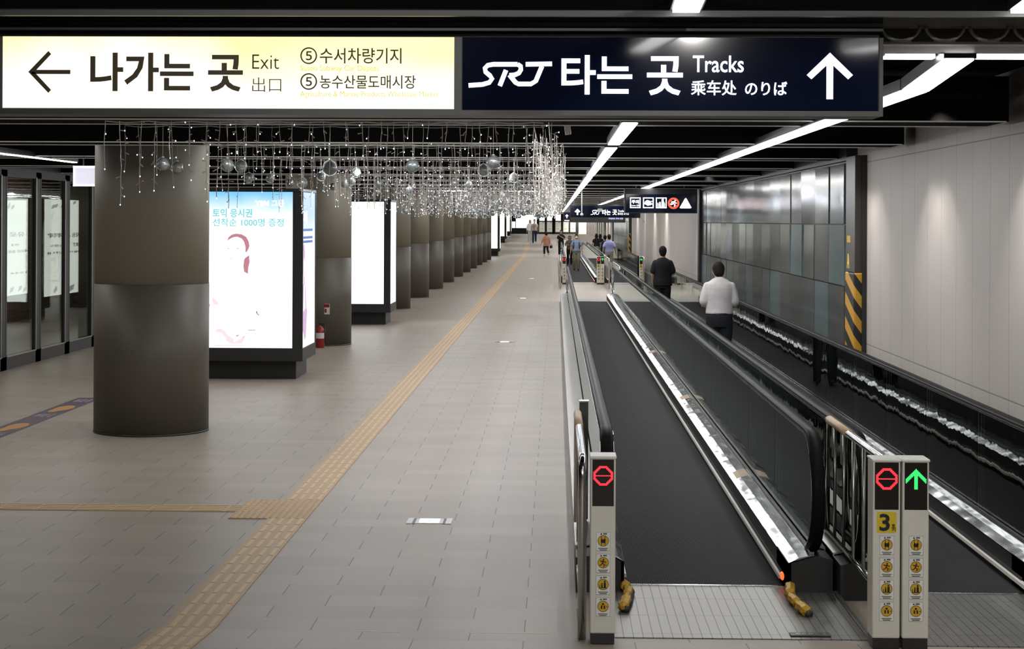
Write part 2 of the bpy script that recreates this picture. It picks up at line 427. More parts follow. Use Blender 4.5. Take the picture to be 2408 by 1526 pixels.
# ================================================================ the setting
def floor_mesh():
    ys = [-3, YB, UR0, UR1, 206]; mb = MB()
    vs = []; 
    for y in ys: vs += [(-13, y, fz(y)), (3.6, y, fz(y)), (3.6, y, fz(y) - .3), (-13, y, fz(y) - .3)]
    fs = []
    for i in range(4):
        a, b = 4 * i, 4 * i + 4
        for k in range(4): fs.append((a + k, a + (k + 1) % 4, b + (k + 1) % 4, b + k))
    fs += [(0, 1, 2, 3), (19, 18, 17, 16)]; mb.add(vs, fs); return mb
struct(floor_mesh().build('floor', FLOORM))
mb = MB()
for a, b in ((-3, 9.9), (9.9, 206)):
    za, zb = cz(a) + .42, cz(b) + .42
    mb.add([(-13, a, za), (3.6, a, za), (3.6, b, zb), (-13, b, zb), (-13, a, za + .2), (3.6, a, za + .2), (3.6, b, zb + .2), (-13, b, zb + .2)],
           [(0, 3, 2, 1), (4, 5, 6, 7), (0, 1, 5, 4), (1, 2, 6, 5), (2, 3, 7, 6), (3, 0, 4, 7)])
struct(mb.build('ceiling', BLACK))
XW = 3.53
struct(MB().box(XW, XW + .2, 1, 206, -.3, 4.4).build('wall_right', WALLM))
struct(MB().box(-13, XW, 205, 205.3, .4, 3.5).build('wall_far', BLK))
struct(MB().box(2.62, XW, 204.6, 205, .4, 3.45).build('wall_far_pale', M('pale_plaster', (.74, .74, .69), .6)))
struct(MB().box(-8.6, -8.3, 31.2, 205, -.1, 3.5).build('wall_left', DARK))
struct(MB().box(-12.2, -12.0, 18, 43, -.1, 3.5).build('wall_shop_back', BRICK))
struct(MB().box(-12.2, -8.5, 43, 43.2, -.1, 3.5).build('wall_shop_side', BRICK))
struct(MB().box(XW - .13, XW, 20.55, 41.1, 3.02, 3.2).build('trim_1', BLK))
struct(MB().box(XW - .10, XW, 124, 146, 0.6, 3.4).build('wall_right_grey_pier', M('grey_pier', (.25, .24, .22), .6)))

# ceiling baffles: black boxes across the hall with two bright lower lips
def baffle(y, w_, x0=-8.3, x1=3.40, hgt=.34):
    z = cz(y)
    o = struct(MB().box(x0, x1, y, y + w_, z, z + hgt).build('ceiling_beam', BLACK))
    for a, e in ((y, .02), (y + w_, .16)): struct(MB().prism([(a - .009, z + .003), (a + .009, z + .003), (a + .009, z - .005), (a + .003, z - .008)], x0, x1 - e, 'x').build('ceiling_beam_trim', LIP, o))
    return o
for y in BAF: baffle(y, .68 if y < 60 else .5)
struct(MB().box(-8.3, 3.40, 7.64, 7.70, cz(7.6) + .0, cz(7.6) + .36).build('ceiling_beam', BLACK))
struct(MB().box(-8.3, 3.45, 7.60, 7.635, cz(7.6) - .035, cz(7.6) - .01).build('ceiling_beam_trim', DARK))
struct(MB().box(-8.3, 3.45, 8.35, 8.80, 3.146, cz(8.5) + .34).build('ceiling_beam', DARK))

# scalloped cable tray and cross light beside the big sign
t = thing('cable_tray', 'dark cable tray with round bracket loops beside the right end of the blue sign', 'cable tray', (0, 0, 0))
yt = 8.2; TRAYM = M('tray_grey_metal', (.24, .23, .21), .4)
(_, z1), (_, z0) = at(2200, 62, yt), at(2200, 98, yt)
MB().box(1.2, 3.4, yt, yt + .1, z1, z1 + .05).box(1.2, 3.4, yt, yt + .1, z0 - .012, z0).build('rail', TRAYM, t)
x = 1.40
while x < 3.3:
    r = z1 - z0
    pts = [(x + (r * 1.25) * math.cos(a), yt - .01, z1 - (r * .95) * math.sin(a)) for a in [PI * k / 10 for k in range(11)]]
    MB().tube(pts, .008, 6).box(x - .05, x + .05, yt - .01, yt + .0, z0 - .004, z0 + .012).build('bracket_loop', TRAYM, t, True)
    x += .205

def strip_light(name, x0, x1, y0, y1, label, group=None, drop=.02):
    t = thing(name, label, 'ceiling light', ((x0 + x1) / 2, y0, cz(y0)), group)
    L = y1 - y0; za = 0; zb = cz(y1) - cz(y0); hw = (x1 - x0) / 2
    def slab(mb, hw, a, b, zlo, zhi):
        mb.add([(-hw, a, za + zlo), (hw, a, za + zlo), (hw, b, zb + zlo), (-hw, b, zb + zlo), (-hw, a, za + zhi), (hw, a, za + zhi), (hw, b, zb + zhi), (-hw, b, zb + zhi)],
               [(0, 3, 2, 1), (4, 5, 6, 7), (0, 1, 5, 4), (1, 2, 6, 5), (2, 3, 7, 6), (3, 0, 4, 7)]); return mb
    slab(MB(), hw + .012, 0, L, -drop + .006, .05).build('housing', BLK, t)
    slab(MB(), hw, .01, L - .01, -drop - .004, -drop + .008).build('diffuser', DIFF, t)
    return t
G1 = 'long strip lights in the ceiling'
strip_light('strip_light', .50, .615, 13.25, 16.98, 'white strip light segment just below the big black sign, first of the left row', G1)
strip_light('strip_light', .50, .615, 17.75, 28.95, 'white strip light segment of the left row, second beyond the big black sign', G1)
strip_light('strip_light', .50, .615, 29.75, 60.5, 'long white strip light of the left row, third segment beyond the big sign', G1)
strip_light('strip_light', .50, .615, 61.2, 80, 'white strip light of the left row above the far walkway entrance', G1)
strip_light('strip_light', .50, .615, 80.7, 148, 'farthest white strip light of the left row near the hanging arrow signs', G1)
strip_light('strip_light', .50, .615, 4.0, 7.58, 'white strip light end at the top edge above the black sign', G1)
strip_light('strip_light', 1.955, 2.095, 4.0, 7.58, 'white strip light corner at the upper right edge of the picture', G1)
strip_light('strip_light', 1.955, 2.095, 9.92, 40.3, 'long unbroken white strip light over the right walkway, above the pictogram sign', G1)
strip_light('strip_light', 1.955, 2.095, 8.81, 9.9, 'steeper white strip light beside the right end of the black sign', G1)
strip_light('strip_light', 1.955, 2.095, 44.5, 62, 'white strip light of the right row glimpsed left of the pictogram sign', G1)
strip_light('strip_light', 1.955, 2.095, 64, 104, 'white strip light of the right row behind the far tracks sign', G1)
strip_light('strip_light', -6.43, -6.36, 15, 23.0, 'thin white strip light leading to the white box sign before the shop', G1)
for (pa, pb, lab) in ((2078, 2203, 'short white cross light beside the right end of the black sign'), (2268, 2470, 'white cross light reaching the right edge of the picture')):
    y = 8.95; xa, z = at(pa, 126, y); xb, _ = at(pb, 126, y); _, zb = at(pb, 137, y)
    t = thing('cross_light', lab, 'ceiling light', (xa, y, z), 'cross lights by the ceiling bend')
    MB().box(0, xb - xa, .01, .09, -.01, .06).build('housing', BLK, t)
    MB().box(.01, xb - xa - .01, -.005, .07, zb - z, -.002).build('diffuser', DIFF, t)

# ---------------------------------------------------------------- columns
COLX, COLR = -4.39, .61
CY = [18.85, 32.1, 45.2, 51.8, 58.3, 64.6, 70.9, 77.1, 83.3, 89.6, 95.5, 101.6]
def colmesh():
    mb = MB(); mb.smooth = True; mb.cyl(0, 0, 1.60, 3.44, COLR, 64); return mb.mesh('column_shaft', COLU)
def lowmesh():
    mb = MB(); mb.smooth = True; mb.cyl(0, 0, 0.0, 1.60, COLR + .004, 64); return mb.mesh('lower_casing', COLL)
cm, lm = colmesh(), lowmesh()
def base(mats):
    mb = MB(); mb.smooth = True; mb.cyl(0, 0, 0, .02, COLR + .008, 64); return mb.mesh('foot_ring', mats)
fm = base(BLK)
for y in CY:
    o = struct(bpy.data.objects.new('column', cm)); C.objects.link(o); o.location = (COLX, y, 0)
    l = bpy.data.objects.new('column_casing', lm); C.objects.link(l); l.parent = o
    l = bpy.data.objects.new('column_foot_ring', fm); C.objects.link(l); l.parent = o

# ---------------------------------------------------------------- advertising kiosks wrapped round columns
def kiosk(y0, y1, xr, label, z=0, xl=None, face=WHITELIT, side=WHITELIT, zb=.27, zt=2.74):
    zp = zt - .05
    xl = xr - 1.56 if xl is None else xl
    t = thing('advertising_kiosk', label, 'advertising kiosk', ((xl + xr) / 2, (y0 + y1) / 2, z), 'lit advertising kiosks round the columns')
    hx, hy = (xr - xl) / 2, (y1 - y0) / 2
    MB().bbox(-hx + .12, hx - .13, -hy + .25, hy - .05, 0, zb + .01).build('plinth', BLK, t)
    mb = MB(); m = .15
    mb.bbox(-hx, hx, -hy, hy, zb, .46, .01); mb.bbox(-hx, hx, -hy, hy, zp, zt, .008)
    mb.box(-hx, -hx + .13, -hy, hy, .46, zp).box(hx - .06, hx - .005, -hy, -hy + .05, .46, zp).box(hx - .06, hx, hy - .05, hy, .46, zp)
    mb.box(hx - m, hx - .06, -hy, -hy + .2, .46, zp).box(-hx + .13, hx - .07, -hy + .06, hy - .06, .4, zp + .01)
    mb.build('casing', BLK, t)
    f = MB().box(-hx + .13, hx - m, -hy + .012, -hy + .05, .46, zp).build('poster', face, t)
    s = MB().box(hx - .05, hx - .012, -hy + .05, hy - .05, .46, zp).build('side_poster', side, t)
    return t, f, s, hx, hy
K1, K1f, K1s, hx, hy = kiosk(24.8, 26.15, -3.61, 'largest lit kiosk beside the nearest column, showing a poster of a woman', face=POSTER, side=POSTERS)
kiosk(38.0, 39.4, -3.61, 'lit kiosk between the second and third columns with a blank white poster')
kiosk(109.4, 110.9, -3.53, 'far narrow lit kiosk ending the row of columns', z=fz(110))
kiosk(126.4, 127.9, -3.6, 'far lit kiosk with pale blue and yellow poster beyond the column row', z=fz(127), zt=2.30, face=M('blue_yellow_poster', (.8, .8, .8), .4, emit=(.80, .93, .72), es=1.1))
kiosk(151, 152.5, -4.3, 'small far kiosk with greenish poster close to the end wall', z=UPZ, zt=2.28, face=M('green_poster', (.8, .8, .8), .4, emit=(.75, .95, .75), es=1.1))
kiosk(178, 179.5, -4.6, 'farthest kiosk of the row, right before the end wall', z=UPZ, zt=2.28)
# printed matter on the nearest kiosk (drawn on the poster plane, local coordinates of the kiosk)
YK = 24.8 + .010; cxK, cyK = -3.61 - .78, 25.475
def kp(px, py):
    x, z = at(px, py, YK); return (x - cxK, z)
yk = YK - cyK
TEAL = M('teal_print', (.1, .4, .42), .5, emit=(.13, .56, .60), es=1.0, var=0)
PINKH = M('auburn_print', (.3, .1, .12), .5, emit=(.46, .20, .25), es=1.0, var=.15, vs=12)
PALEP = M('pale_pink_print', (.6, .5, .5), .5, emit=(.86, .62, .68), es=1.0, var=.1, vs=12)
WP = M('white_print', (.8, .8, .8), .5, emit=(1, 1, 1), es=1.5, var=0)
SKINP = M('peach_print', (.6, .4, .3), .5, emit=(1, .86, .72), es=1.15, var=.05)
PURPP = M('mauve_print', (.3, .2, .3), .5, emit=(.55, .40, .58), es=1.0, var=.1)
BLUEP = M('dark_blue_print', (.05, .1, .3), .5, emit=(.12, .20, .48), es=.8, var=0)
def ptxt(s, x0, x1, y1, y0, m, b=0.0, name='printed_lettering'):
    a = kp(x0, y0); c = kp(x1, y1); return text(name, s, a[0], c[0], a[1], c[1], yk, m, K1f, b)
ptxt('토익 응시권', 500, 593, 491, 511, TEAL, .014)
ptxt('선착순 1000명 증정', 500, 667, 514, 532, TEAL, .008)
ptxt('YBM 그룹', 600, 668, 470, 485, WP, .02)
def pp(pts, z=0): return [kp(480 + a / 6.357, 440 + b / 6.357) for a, b in pts]   # traced in an enlarged crop
def pp2(pts): return [kp(480 + a / 6.36, 660 + b / 6.36) for a, b in pts]
hair = [(345, 800), (370, 745), (420, 708), (480, 695), (560, 705), (630, 745), (665, 810), (678, 880), (660, 930), (632, 975), (618, 965), (620, 900), (600, 820), (565, 770), (500, 742), (450, 745), (400, 765)]
tail = [(672, 1020), (680, 1120), (660, 1200), (655, 1295), (600, 1265), (588, 1180), (600, 1080), (620, 1055)]
neck = [(335, 1230), (370, 1190), (430, 1180), (390, 1240), (380, 1285), (350, 1262)]
for e in (hair, tail): MB().prism(pp(e), yk - .004, yk, 'y').build('printed_hair', PINKH, K1f)
for e in (neck, [(530, 1160), (585, 1100), (585, 1130), (550, 1160)]): MB().prism(pp(e), yk - .004, yk, 'y').build('printed_collar', SKINP, K1f)
mb = MB()
for e in ([(338, 935), (350, 912), (370, 912), (386, 930), (368, 922), (350, 925)], [(484, 912), (510, 910), (530, 924), (512, 922), (495, 926)], [(382, 1072), (400, 1060), (420, 1063), (402, 1070)]):
    MB().prism(pp(e), yk - .004, yk, 'y').build('printed_face', PURPP, K1f)
mb = MB(); mb.prism(pp2([(165, 770), (195, 715), (250, 715), (315, 755), (350, 810), (440, 870), (450, 920), (520, 880), (620, 820), (570, 940), (420, 945), (330, 900), (330, 860), (260, 780)]), yk - .004, yk, 'y')
mb.build('printed_hand', PALEP, K1f)
MB().prism(pp2([(115, 250), (160, 270), (230, 355), (140, 360)]), yk - .004, yk, 'y').build('printed_sleeve', PALEP, K1f); MB().prism(pp2([(150, 960), (600, 960), (600, 975), (150, 975)]), yk - .004, yk, 'y').build('printed_edge', PALEP, K1f)
mb = MB()
for e in ([(470, 835), (490, 815), (525, 808), (505, 830)], [(660, 735), (765, 735), (765, 745), (660, 745)], [(550, 860), (620, 820), (600, 845)], [(770, 465), (795, 452), (800, 490), (830, 512), (805, 516), (788, 495)], [(45, 345), (90, 352), (78, 400), (45, 430)]):
    MB().prism(pp2(e), yk - .004, yk, 'y').build('printed_accent', PINKH, K1f)
# side poster: woman in mauve, lines of type
xs = -3.61 - cxK - .0118
def sidepoly(pts, m, nm, d=.004): MB().prism(pts, xs, xs + d, 'x').build(nm, m, K1s)
sidepoly([(-.60, 1.62), (-.60, 1.90), (-.54, 1.96), (-.46, 1.92), (-.42, 1.80), (-.42, 1.52), (-.47, 1.36), (-.55, 1.42)], PURPP, 'printed_hair')
sidepoly([(-.57, 1.50), (-.57, 1.68), (-.52, 1.76), (-.46, 1.70), (-.46, 1.54), (-.51, 1.46)], SKINP, 'printed_face', .005)
sidepoly([(-.60, .72), (-.60, 1.34), (-.50, 1.42), (-.36, 1.32), (-.24, 1.0), (-.16, .98), (-.22, .86), (-.30, .60), (-.42, .56)], PURPP, 'printed_figure')
sidepoly([(-.56, .98), (-.53, 1.34), (-.46, 1.36), (-.38, 1.02)], WP, 'printed_shirt', .005)
text('printed_title', '의', -.57, -.2, 2.25, 2.42, xs, WP, K1s, .05, rot='x')
for i, z in enumerate((2.13, 2.02, 1.96)): MB().box(xs, xs + .004, -.57, .35, z, z + .035).build('printed_line', BLUEP, K1s)

# ---------------------------------------------------------------- shop front with sliding glass doors
XS = -8.3
struct(MB().box(XS - .12, XS, 22.0, 31.3, 3.03, 3.5).build('wall_shop_head', DARK))
def door(n, ya, yb):
    o = struct(MB().box(XS - .06, XS, ya, ya + .05, 0, 3.03).box(XS - .06, XS, yb - .22, yb, 0, 3.03).box(XS - .06, XS, ya, yb, 0, .20).box(XS - .06, XS, ya, yb, 2.93, 3.03).build('door_%d' % n, DARK))
    MB().box(XS - .038, XS - .028, ya + .05, yb - .22, .2, 2.93).build('door_glass', SHOPGLASS, o)
    MB().box(XS, XS + .012, yb - .24, yb - .21, .2, 2.95).box(XS, XS + .012, ya + .04, yb - .2, .19, .21).build('door_edge_strip', STEELB, o)
    return o
door(1, 24.3, 26.1); door(2, 26.12, 27.85); door(3, 27.87, 29.5); door(4, 29.52, 31.2)
REFLS = M('lit_reflection_sheet', (.7, .7, .66), .5, emit=(.88, .89, .80), es=1.2, var=.05, vs=2)
REFLI = M('reflected_ink', (.1, .1, .09), .6, emit=(.18, .17, .15), es=.6, var=0)
REFLG = M('reflected_grey_wash', (.3, .3, .28), .6, emit=(.42, .42, .38), es=.8, var=.3, vs=7)
def poster_reflection(px0, px1, py0, py1, Xb, label, lines):  # lit sheets standing in for poster reflections in the door glass
    d0, d1 = ray(px0, py0), ray(px1, py0); ya = Xb / d0.x * d0.y; yb = Xb / d1.x * d1.y
    zt = H + ray(px0, py0).z * (Xb / d0.x); zb = H + ray(px0, py1).z * (Xb / d0.x)
    t = thing('poster_reflection', label, 'poster', (Xb, ya, 0), 'poster reflections built as lit sheets'); L = yb - ya
    MB().box(-.03, 0, 0, L, zb, zt).build('sheet', REFLS, t)
    for s, u0, u1, v0, v1 in lines:
        text('mirrored_line', s, u0 * L, u1 * L, zb + v0 * (zt - zb), zb + v1 * (zt - zb), .002, REFLI, t, .01, rot='x', flip=True)
    mb = MB(); r2 = random.Random(int(px0) + 3)
    for i in range(6):
        y = r2.uniform(.05, .85) * L; z = r2.choice((zt - .12, zb + .12)) + r2.uniform(-.08, .08); w_ = r2.uniform(.05, .16) * L; h = r2.uniform(.03, .10)
        mb.prism([(y, z - h), (y + w_, z - h * .3), (y + w_ * 1.2, z + h), (y + w_ * .3, z + h * .6)], .001, .004, 'x')
    mb.build('ink_wash', REFLG, t)
    MB().tube([(-.015, .1 * L, zt), (-.015, .1 * L, 3.45)], .006, 5).tube([(-.015, .9 * L, zt), (-.015, .9 * L, 3.45)], .006, 5).build('hanger', BLK, t)
    return t
poster_reflection(11, 66, 465, 697, -10.4, 'bright poster reflection in the first glass door at the left edge, built as lit sheet', [('유로', .2, .85, .6, .65), ('안내', .3, .6, .505, .53), ('새로운 출발', .15, 1.0, .435, .465), ('1544', .25, .95, .215, .235)])
poster_reflection(108, 195, 468, 698, -10.4, 'dimmer poster reflection across the second and third glass doors, built as lit sheet', [('"자동 사전예약제"', .05, .95, .60, .65), ('SRT', .72, .92, .50, .54), ('고속철도', .1, .6, .505, .53), ('예약 안내', .05, .95, .43, .455)])
# hanging white box sign before the shop
ya = 23.2; x0, zt = at(172, 390, ya); x1, zb = at(232, 438, ya)
t = thing('box_sign', 'white lit box sign hanging half hidden behind the nearest column', 'sign', (x0, ya, zb))
MB().bbox(.008, x1 - x0 - .008, .01, .14, .008, zt - zb - .008).build('body', LAVL, t)
MB().box(0, x1 - x0, 0, .02, 0, .016).box(0, x1 - x0, 0, .02, zt - zb - .02, zt - zb).box(0, .014, 0, .02, 0, zt - zb).build('lit_rim', LAVE, t)
MB().tube([(.12, .07, zt - zb), (.12, .07, 3.5 - zb)], .01, 6).build('hanger', BLK, t)

# purple floor film with prints
t = thing('floor_film', 'purple film strip with orange prints stuck on the floor left of the nearest column', 'floor sticker', (-5.95, 14, 0.001))
MB().box(-.16, .15, 0, 8.2, 0, .002).build('sheet', PURP, t)
for y in (1.2, 3.4, 5.1, 6.95):
    a = [2 * PI * k / 24 for k in range(24)]
    MB().prism([(.105 * math.cos(k) + .01, y + .30 * math.sin(k)) for k in a], .002, .003, 'z').prism([(.06 * math.cos(k) - .03, y - .26 + .2 * math.sin(k)) for k in a], .003, .0036, 'z').build('orange_print', ORF, t)
for y in (2.4, 4.3, 6.1, 7.75):
    text('pale_print', '새로운 길', -.1, .1, y - .12, y + .22, .002, PALEF, t, 0, rot='z')

# ---------------------------------------------------------------- tactile paving
XT0, XT1 = -2.207, -1.902
def tact_bars(mb, y0, y1, shear=0.0):
    y = y0
    while y < y1 - .05:
        for k in range(4):
            x = XT0 + .034 + k * .0735 + (.0 if True else 0)
            za, zb = fz(y + .02), fz(y + .285)
            mb.add([(x, y + .015, za + .004), (x + .032, y + .015, za + .004), (x + .032, y + .285, zb + .004), (x, y + .285, zb + .004),
                    (x + .003, y + .018, za + .0085), (x + .029, y + .018, za + .0085), (x + .029, y + .282, zb + .0085), (x + .003, y + .282, zb + .0085)],
                   [(4, 5, 6, 7), (0, 1, 5, 4), (1, 2, 6, 5), (2, 3, 7, 6), (3, 0, 4, 7)])
        y += .30
t = thing('tactile_path', 'long tan strip of ribbed guide tiles running down the hall floor', 'tactile paving', (0, 0, 0))
mb = MB()
for a, b in ((4.0, YB), (YB, 13.32), (14.22, UR0), (UR0, 126.5)):
    mb.add([(XT0, a, fz(a) + .0005), (XT1, a, fz(a) + .0005), (XT1, b, fz(b) + .0005), (XT0, b, fz(b) + .0005), (XT0, a, fz(a) + .005), (XT1, a, fz(a) + .005), (XT1, b, fz(b) + .005), (XT0, b, fz(b) + .005)],
           [(4, 5, 6, 7), (0, 1, 5, 4), (1, 2, 6, 5), (2, 3, 7, 6), (3, 0, 4, 7)])
mb.build('tile_base', TACTD, t)
mb = MB(); tact_bars(mb, YB - 5.4, YB); tact_bars(mb, YB, 13.32); tact_bars(mb, 14.22, UR0); tact_bars(mb, UR0, 126.5); mb.build('raised_rib', TACT, t)
t = thing('warning_block', 'square of studded tan tiles where two guide strips meet', 'tactile paving', (-2.507, 13.32, 0))
MB().box(0, .605, 0, .9, .0005, .006).build('tile_base', TACTD, t)
mb = MB()
for i in range(12):
    for j in range(18): mb.cyl(.026 + i * .0503, .026 + j * .05, .006, .012, .0185, 8, .012)
o = mb.build('raised_stud', TACT, t); o['kind'] = 'stuff'
t = thing('tactile_branch', 'tan ribbed guide strip crossing to the left edge of the floor', 'tactile paving', (-6.2, 13.63, 0))
MB().box(0, 3.69, 0, .3, .0005, .005).build('tile_base', TACTD, t)
mb = MB(); x = .0
while x < 3.65:
    for j in range(4): mb.box(x + .015, x + .285, .034 + j * .0735, .066 + j * .0735, .005, .0085)
    x += .3
mb.build('raised_rib', TACT, t)
BRASS = M('brass_strip', (.42, .33, .2), .4, .3)
o = MB().box(-1.10, -.86, YB - .05, YB - .028, .0, .0045).box(-.48, -.02, YB - .05, YB - .028, .0, .0045).build('threshold_strip', BRASS); tag(o, 'worn yellowish strip lying along the floor crease at the ramp foot', 'floor strip')

# floor exit lights
GREENP = M('green_exit_print', (.1, .6, .4), .4, emit=(.2, .85, .62), es=1.1, var=0)
def exit_light(x, y, label):
    t = thing('floor_exit_light', label, 'floor light', (x, y, 0), 'exit lights set in the floor')
    MB().box(-.17, -.125, -.11, .13, 0, .006).box(.125, .17, -.11, .13, 0, .006).box(-.105, .105, -.09, .12, 0, .004).build('steel_frame', STEELB, t)
    MB().box(-.125, -.105, -.11, .13, 0, .003).box(.105, .125, -.11, .13, 0, .003).build('dark_gap', BLK, t)
    MB().box(-.076, .076, -.06, .10, .004, .007).build('lit_pane', WHITELIT, t)
    MB().box(-.012, .014, -.035, .01, .007, .008).box(-.04, .045, .05, .065, .007, .008).build('green_figure', GREENP, t)
for x, y, l in ((-.955, 13.27, 'nearest lit exit marker sunk in the tiled floor'), (-.965, 32.9, 'second lit exit marker in the floor, level with the second column'), (-.97, 51.5, 'third lit exit marker far down the floor'), (-.96, 69, 'fourth, barely visible exit marker in the far floor')):
    exit_light(x, y, l)

# fire extinguisher with its wall notice
t = thing('fire_extinguisher', 'red fire extinguisher standing between the big kiosk and the second column', 'fire extinguisher', (-4.22, 31.15, 0))
mb = MB(); mb.smooth = True
mb.rings([[(r * math.cos(2 * PI * k / 20), r * math.sin(2 * PI * k / 20), z) for k in range(20)] for r, z in ((.075, 0), (.078, .02), (.078, .30), (.06, .35), (.025, .38), (.022, .40))]); mb.build('cylinder', RED, t)
MB().box(-.02, .09, -.012, .012, .41, .425).box(-.02, .06, -.012, .012, .43, .442).cyl(0, 0, .39, .42, .02, 10).build('valve', BLK, t)
MB().tube([(.03, 0, .41), (.09, -.02, .38), (.10, -.03, .22), (.085, -.03, .10)], .009, 6).build('hose', BLK, t, True)
MB().prism([(.0795 * math.cos(a), .0795 * math.sin(a)) for a in [math.radians(k) for k in range(200, 345, 12)]] + [(0, -.03)], .17, .27, 'z').build('paper_label', WHITE, t)
t = thing('extinguisher_notice', 'small red and white notice on the column above the red fire extinguisher', 'sign', (-4.17, 31.53, .58))
MB().box(-.07, .07, -.012, .0, 0, .19).build('plate', WHITE, t); MB().box(-.065, .065, -.014, -.012, .125, .185).box(-.02, .015, -.014, -.012, .03, .10).build('red_print', RED, t)
# ================================================================ moving walkways
def walkway(label, x0, y0, y1, bl, br, hl, hr, bol, bor, zone, lamp_near=True):
    """bl/br belt edges, hl/hr handrail centres, bol/bor outer faces (world x)"""
    t = thing('moving_walkway', label, 'moving walkway', (0, 0, 0), 'moving walkways')
    ZH = 1.0
    MB().box(bl, br, y0, y1, -.02, .004).build('pallet_belt', BELT, t)
    for nm, a, b in (('landing_plate', y0 - 1.40, y0), ('landing_plate', y1, y1 + 1.5)):
        p = MB(); za = fz(a) + .006
        p.add([(bol + .2, a, za), (bor, a, za), (bor, b, .012), (bol + .2, b, .012), (bol + .2, a, za - .03), (bor, a, za - .03), (bor, b, -.02), (bol + .2, b, -.02)],
              [(0, 1, 2, 3), (7, 6, 5, 4), (0, 4, 5, 1), (1, 5, 6, 2), (2, 6, 7, 3), (3, 7, 4, 0)])
        p = p.build('landing_plate', PLATE, t)
        ye = b if b == y0 else a
        MB().box(bl, br, ye - .012, ye + .012, .008, .018).build('comb_edge', STEEL, p)
    # trim line between the two landings
    for sd, bi, h, bo, sg in (('left', bl, hl, bol, -1), ('right', br, hr, bor, 1)):
        X = lambda d: bi + sg * d                      # distance outward from the belt edge
        def P(poly, a, b, nm, m, par=t, smooth=False):
            return MB().prism([(x, z) for x, z in poly], a, b, 'y').build(nm, m, par, smooth)
        ya, yb = y0 - .17, y1 + .17
        P([(bi, .0), (bi, .19), (X(.02), .19), (X(.02), 0)], ya, yb, 'skirt_panel', BLK)
        P([(bi - sg * .026, .046), (bi - sg * .022, .066), (bi, .072), (bi, .040)], ya + (.25 if lamp_near else 0), yb - .25, 'brush_strip', GREY)
        P([(bi - sg * .008, .066), (bi - sg * .003, .09), (bi, .09), (bi, .066)], ya + .3, yb - .3, 'skirt_guard', DARK)
        gi = h - sg * .012; go = h + sg * .012
        P([(bi, .185), (bi, .192), (bi + .42 * (gi - bi), .224), (gi, .245), (gi, .235)], ya, yb, 'deck_cover', FILM)
        P([(gi - sg * .022, .246), (gi - sg * .022, .262), (gi, .262), (gi, .246)], ya, yb, 'deck_bead', STEEL)
        P([(go, .245), (go, .255), (bo, .235), (bo, .0), (bo - sg * .01, 0), (bo - sg * .01, .225)], ya + .3, yb - .3, 'outer_cladding', STEELB)
        for a, b in ((ya, ya + .55), (yb - .55, yb)):   # black boxes that swallow the handrail
            MB().prism([(bi, 0), (bi, .193), (gi, .24), (bo, .215), (bo, 0)], a, b, 'y').build('newel_box', BLK, t)
        r = .36; zc = ZH - .03 - r
        yn0, yn1 = y0 + .10, y1 - .10                  # centres of the newel arcs
        path = []
        for k in range(0, 13): a = math.radians(-84 + 14.5 * k); path.append((yn0 - r * math.cos(a), zc + r * math.sin(a)))
        nfar = []
        for k in range(0, 13): a = math.radians(90 - 14.5 * k); nfar.append((yn1 + r * math.cos(a), zc + r * math.sin(a)))
        mid = [(yn0 + (yn1 - yn0) * k / 40, zc + r) for k in range(1, 40)]
        path += mid + nfar
        rings = []
        for i, (y, z) in enumerate(path):
            a = path[max(i - 1, 0)]; b = path[min(i + 1, len(path) - 1)]
            d = Vector((b[0] - a[0], b[1] - a[1])).normalized(); n = Vector((-d.y, d.x))
            sec = [(-.036, .0), (-.041, .012), (-.036, .024), (-.022, .030), (.022, .030), (.036, .024), (.041, .012), (.036, .0), (.030, -.006), (-.030, -.006)]
            rings.append([(h + u, y + n.x * v_, z + n.y * v_) for u, v_ in sec])
        hb = MB(); hb.smooth = True; hb.rings(rings); hb.build('handrail', RUB, t)
        pr = []
        for i, (y, z) in enumerate(path):
            a = path[max(i - 1, 0)]; b = path[min(i + 1, len(path) - 1)]
            d = Vector((b[0] - a[0], b[1] - a[1])).normalized(); n = Vector((-d.y, d.x))
            pr.append([(h + u, y + n.x * v_, z + n.y * v_) for u, v_ in ((-.0435, -.008), (-.0435, -.002), (.0435, -.002), (.0435, -.008), (.03, -.02), (-.03, -.02))])
        MB().rings(pr).build('handrail_track', STEEL, t)
        # glass panes
        Lp = 1.75; n = max(1, round((yn1 - yn0) / Lp)); Lp = (yn1 - yn0) / n
        zt = zc + r - .02
        for i in range(n):
            a = yn0 + i * Lp + .004; b = yn0 + (i + 1) * Lp - .004
            if i == 0:
                poly = [(b, .24), (b, zt)] + [(yn0 - (r - .02) * math.cos(math.radians(q)), zc + (r - .02) * math.sin(math.radians(q))) for q in range(90, -61, -15)] + [(yn0, .24)]
            elif i == n - 1:
                poly = [(a, .24), (a, zt)] + [(yn1 + (r - .02) * math.cos(math.radians(q)), zc + (r - .02) * math.sin(math.radians(q))) for q in range(90, -61, -15)] + [(yn1, .24)]
            else: poly = [(a, .24), (a, zt), (b, zt), (b, .24)]
            MB().prism(poly, h - .005, h + .005, 'x').build('glass_pane', GLASS, t)
    # small orange lamps at the skirt ends
    if lamp_near: mb = MB(); mb.ell((br - .012, y0 + .02, .075), (.012, .05, .026)); mb.build('indicator_lamp', ORANGE, t, True)
    mb = MB(); mb.ell((br - .012, y1 - .02, .075), (.012, .05, .026)); mb.build('indicator_lamp', ORANGE, t, True)
    return t
Y0, Y1 = 10.97, 49.4
W1 = walkway('left moving walkway in front, empty belt beside the tiled floor', 0, Y0, Y1, .43, 1.44, .322, 1.612, .13, 1.715, 'near')
W2 = walkway('right moving walkway in front, carrying a person in a white shirt', 0, Y0 - .17, Y1, 2.02, 2.91, 1.872, 3.045, 1.735, 3.30, 'near', False)
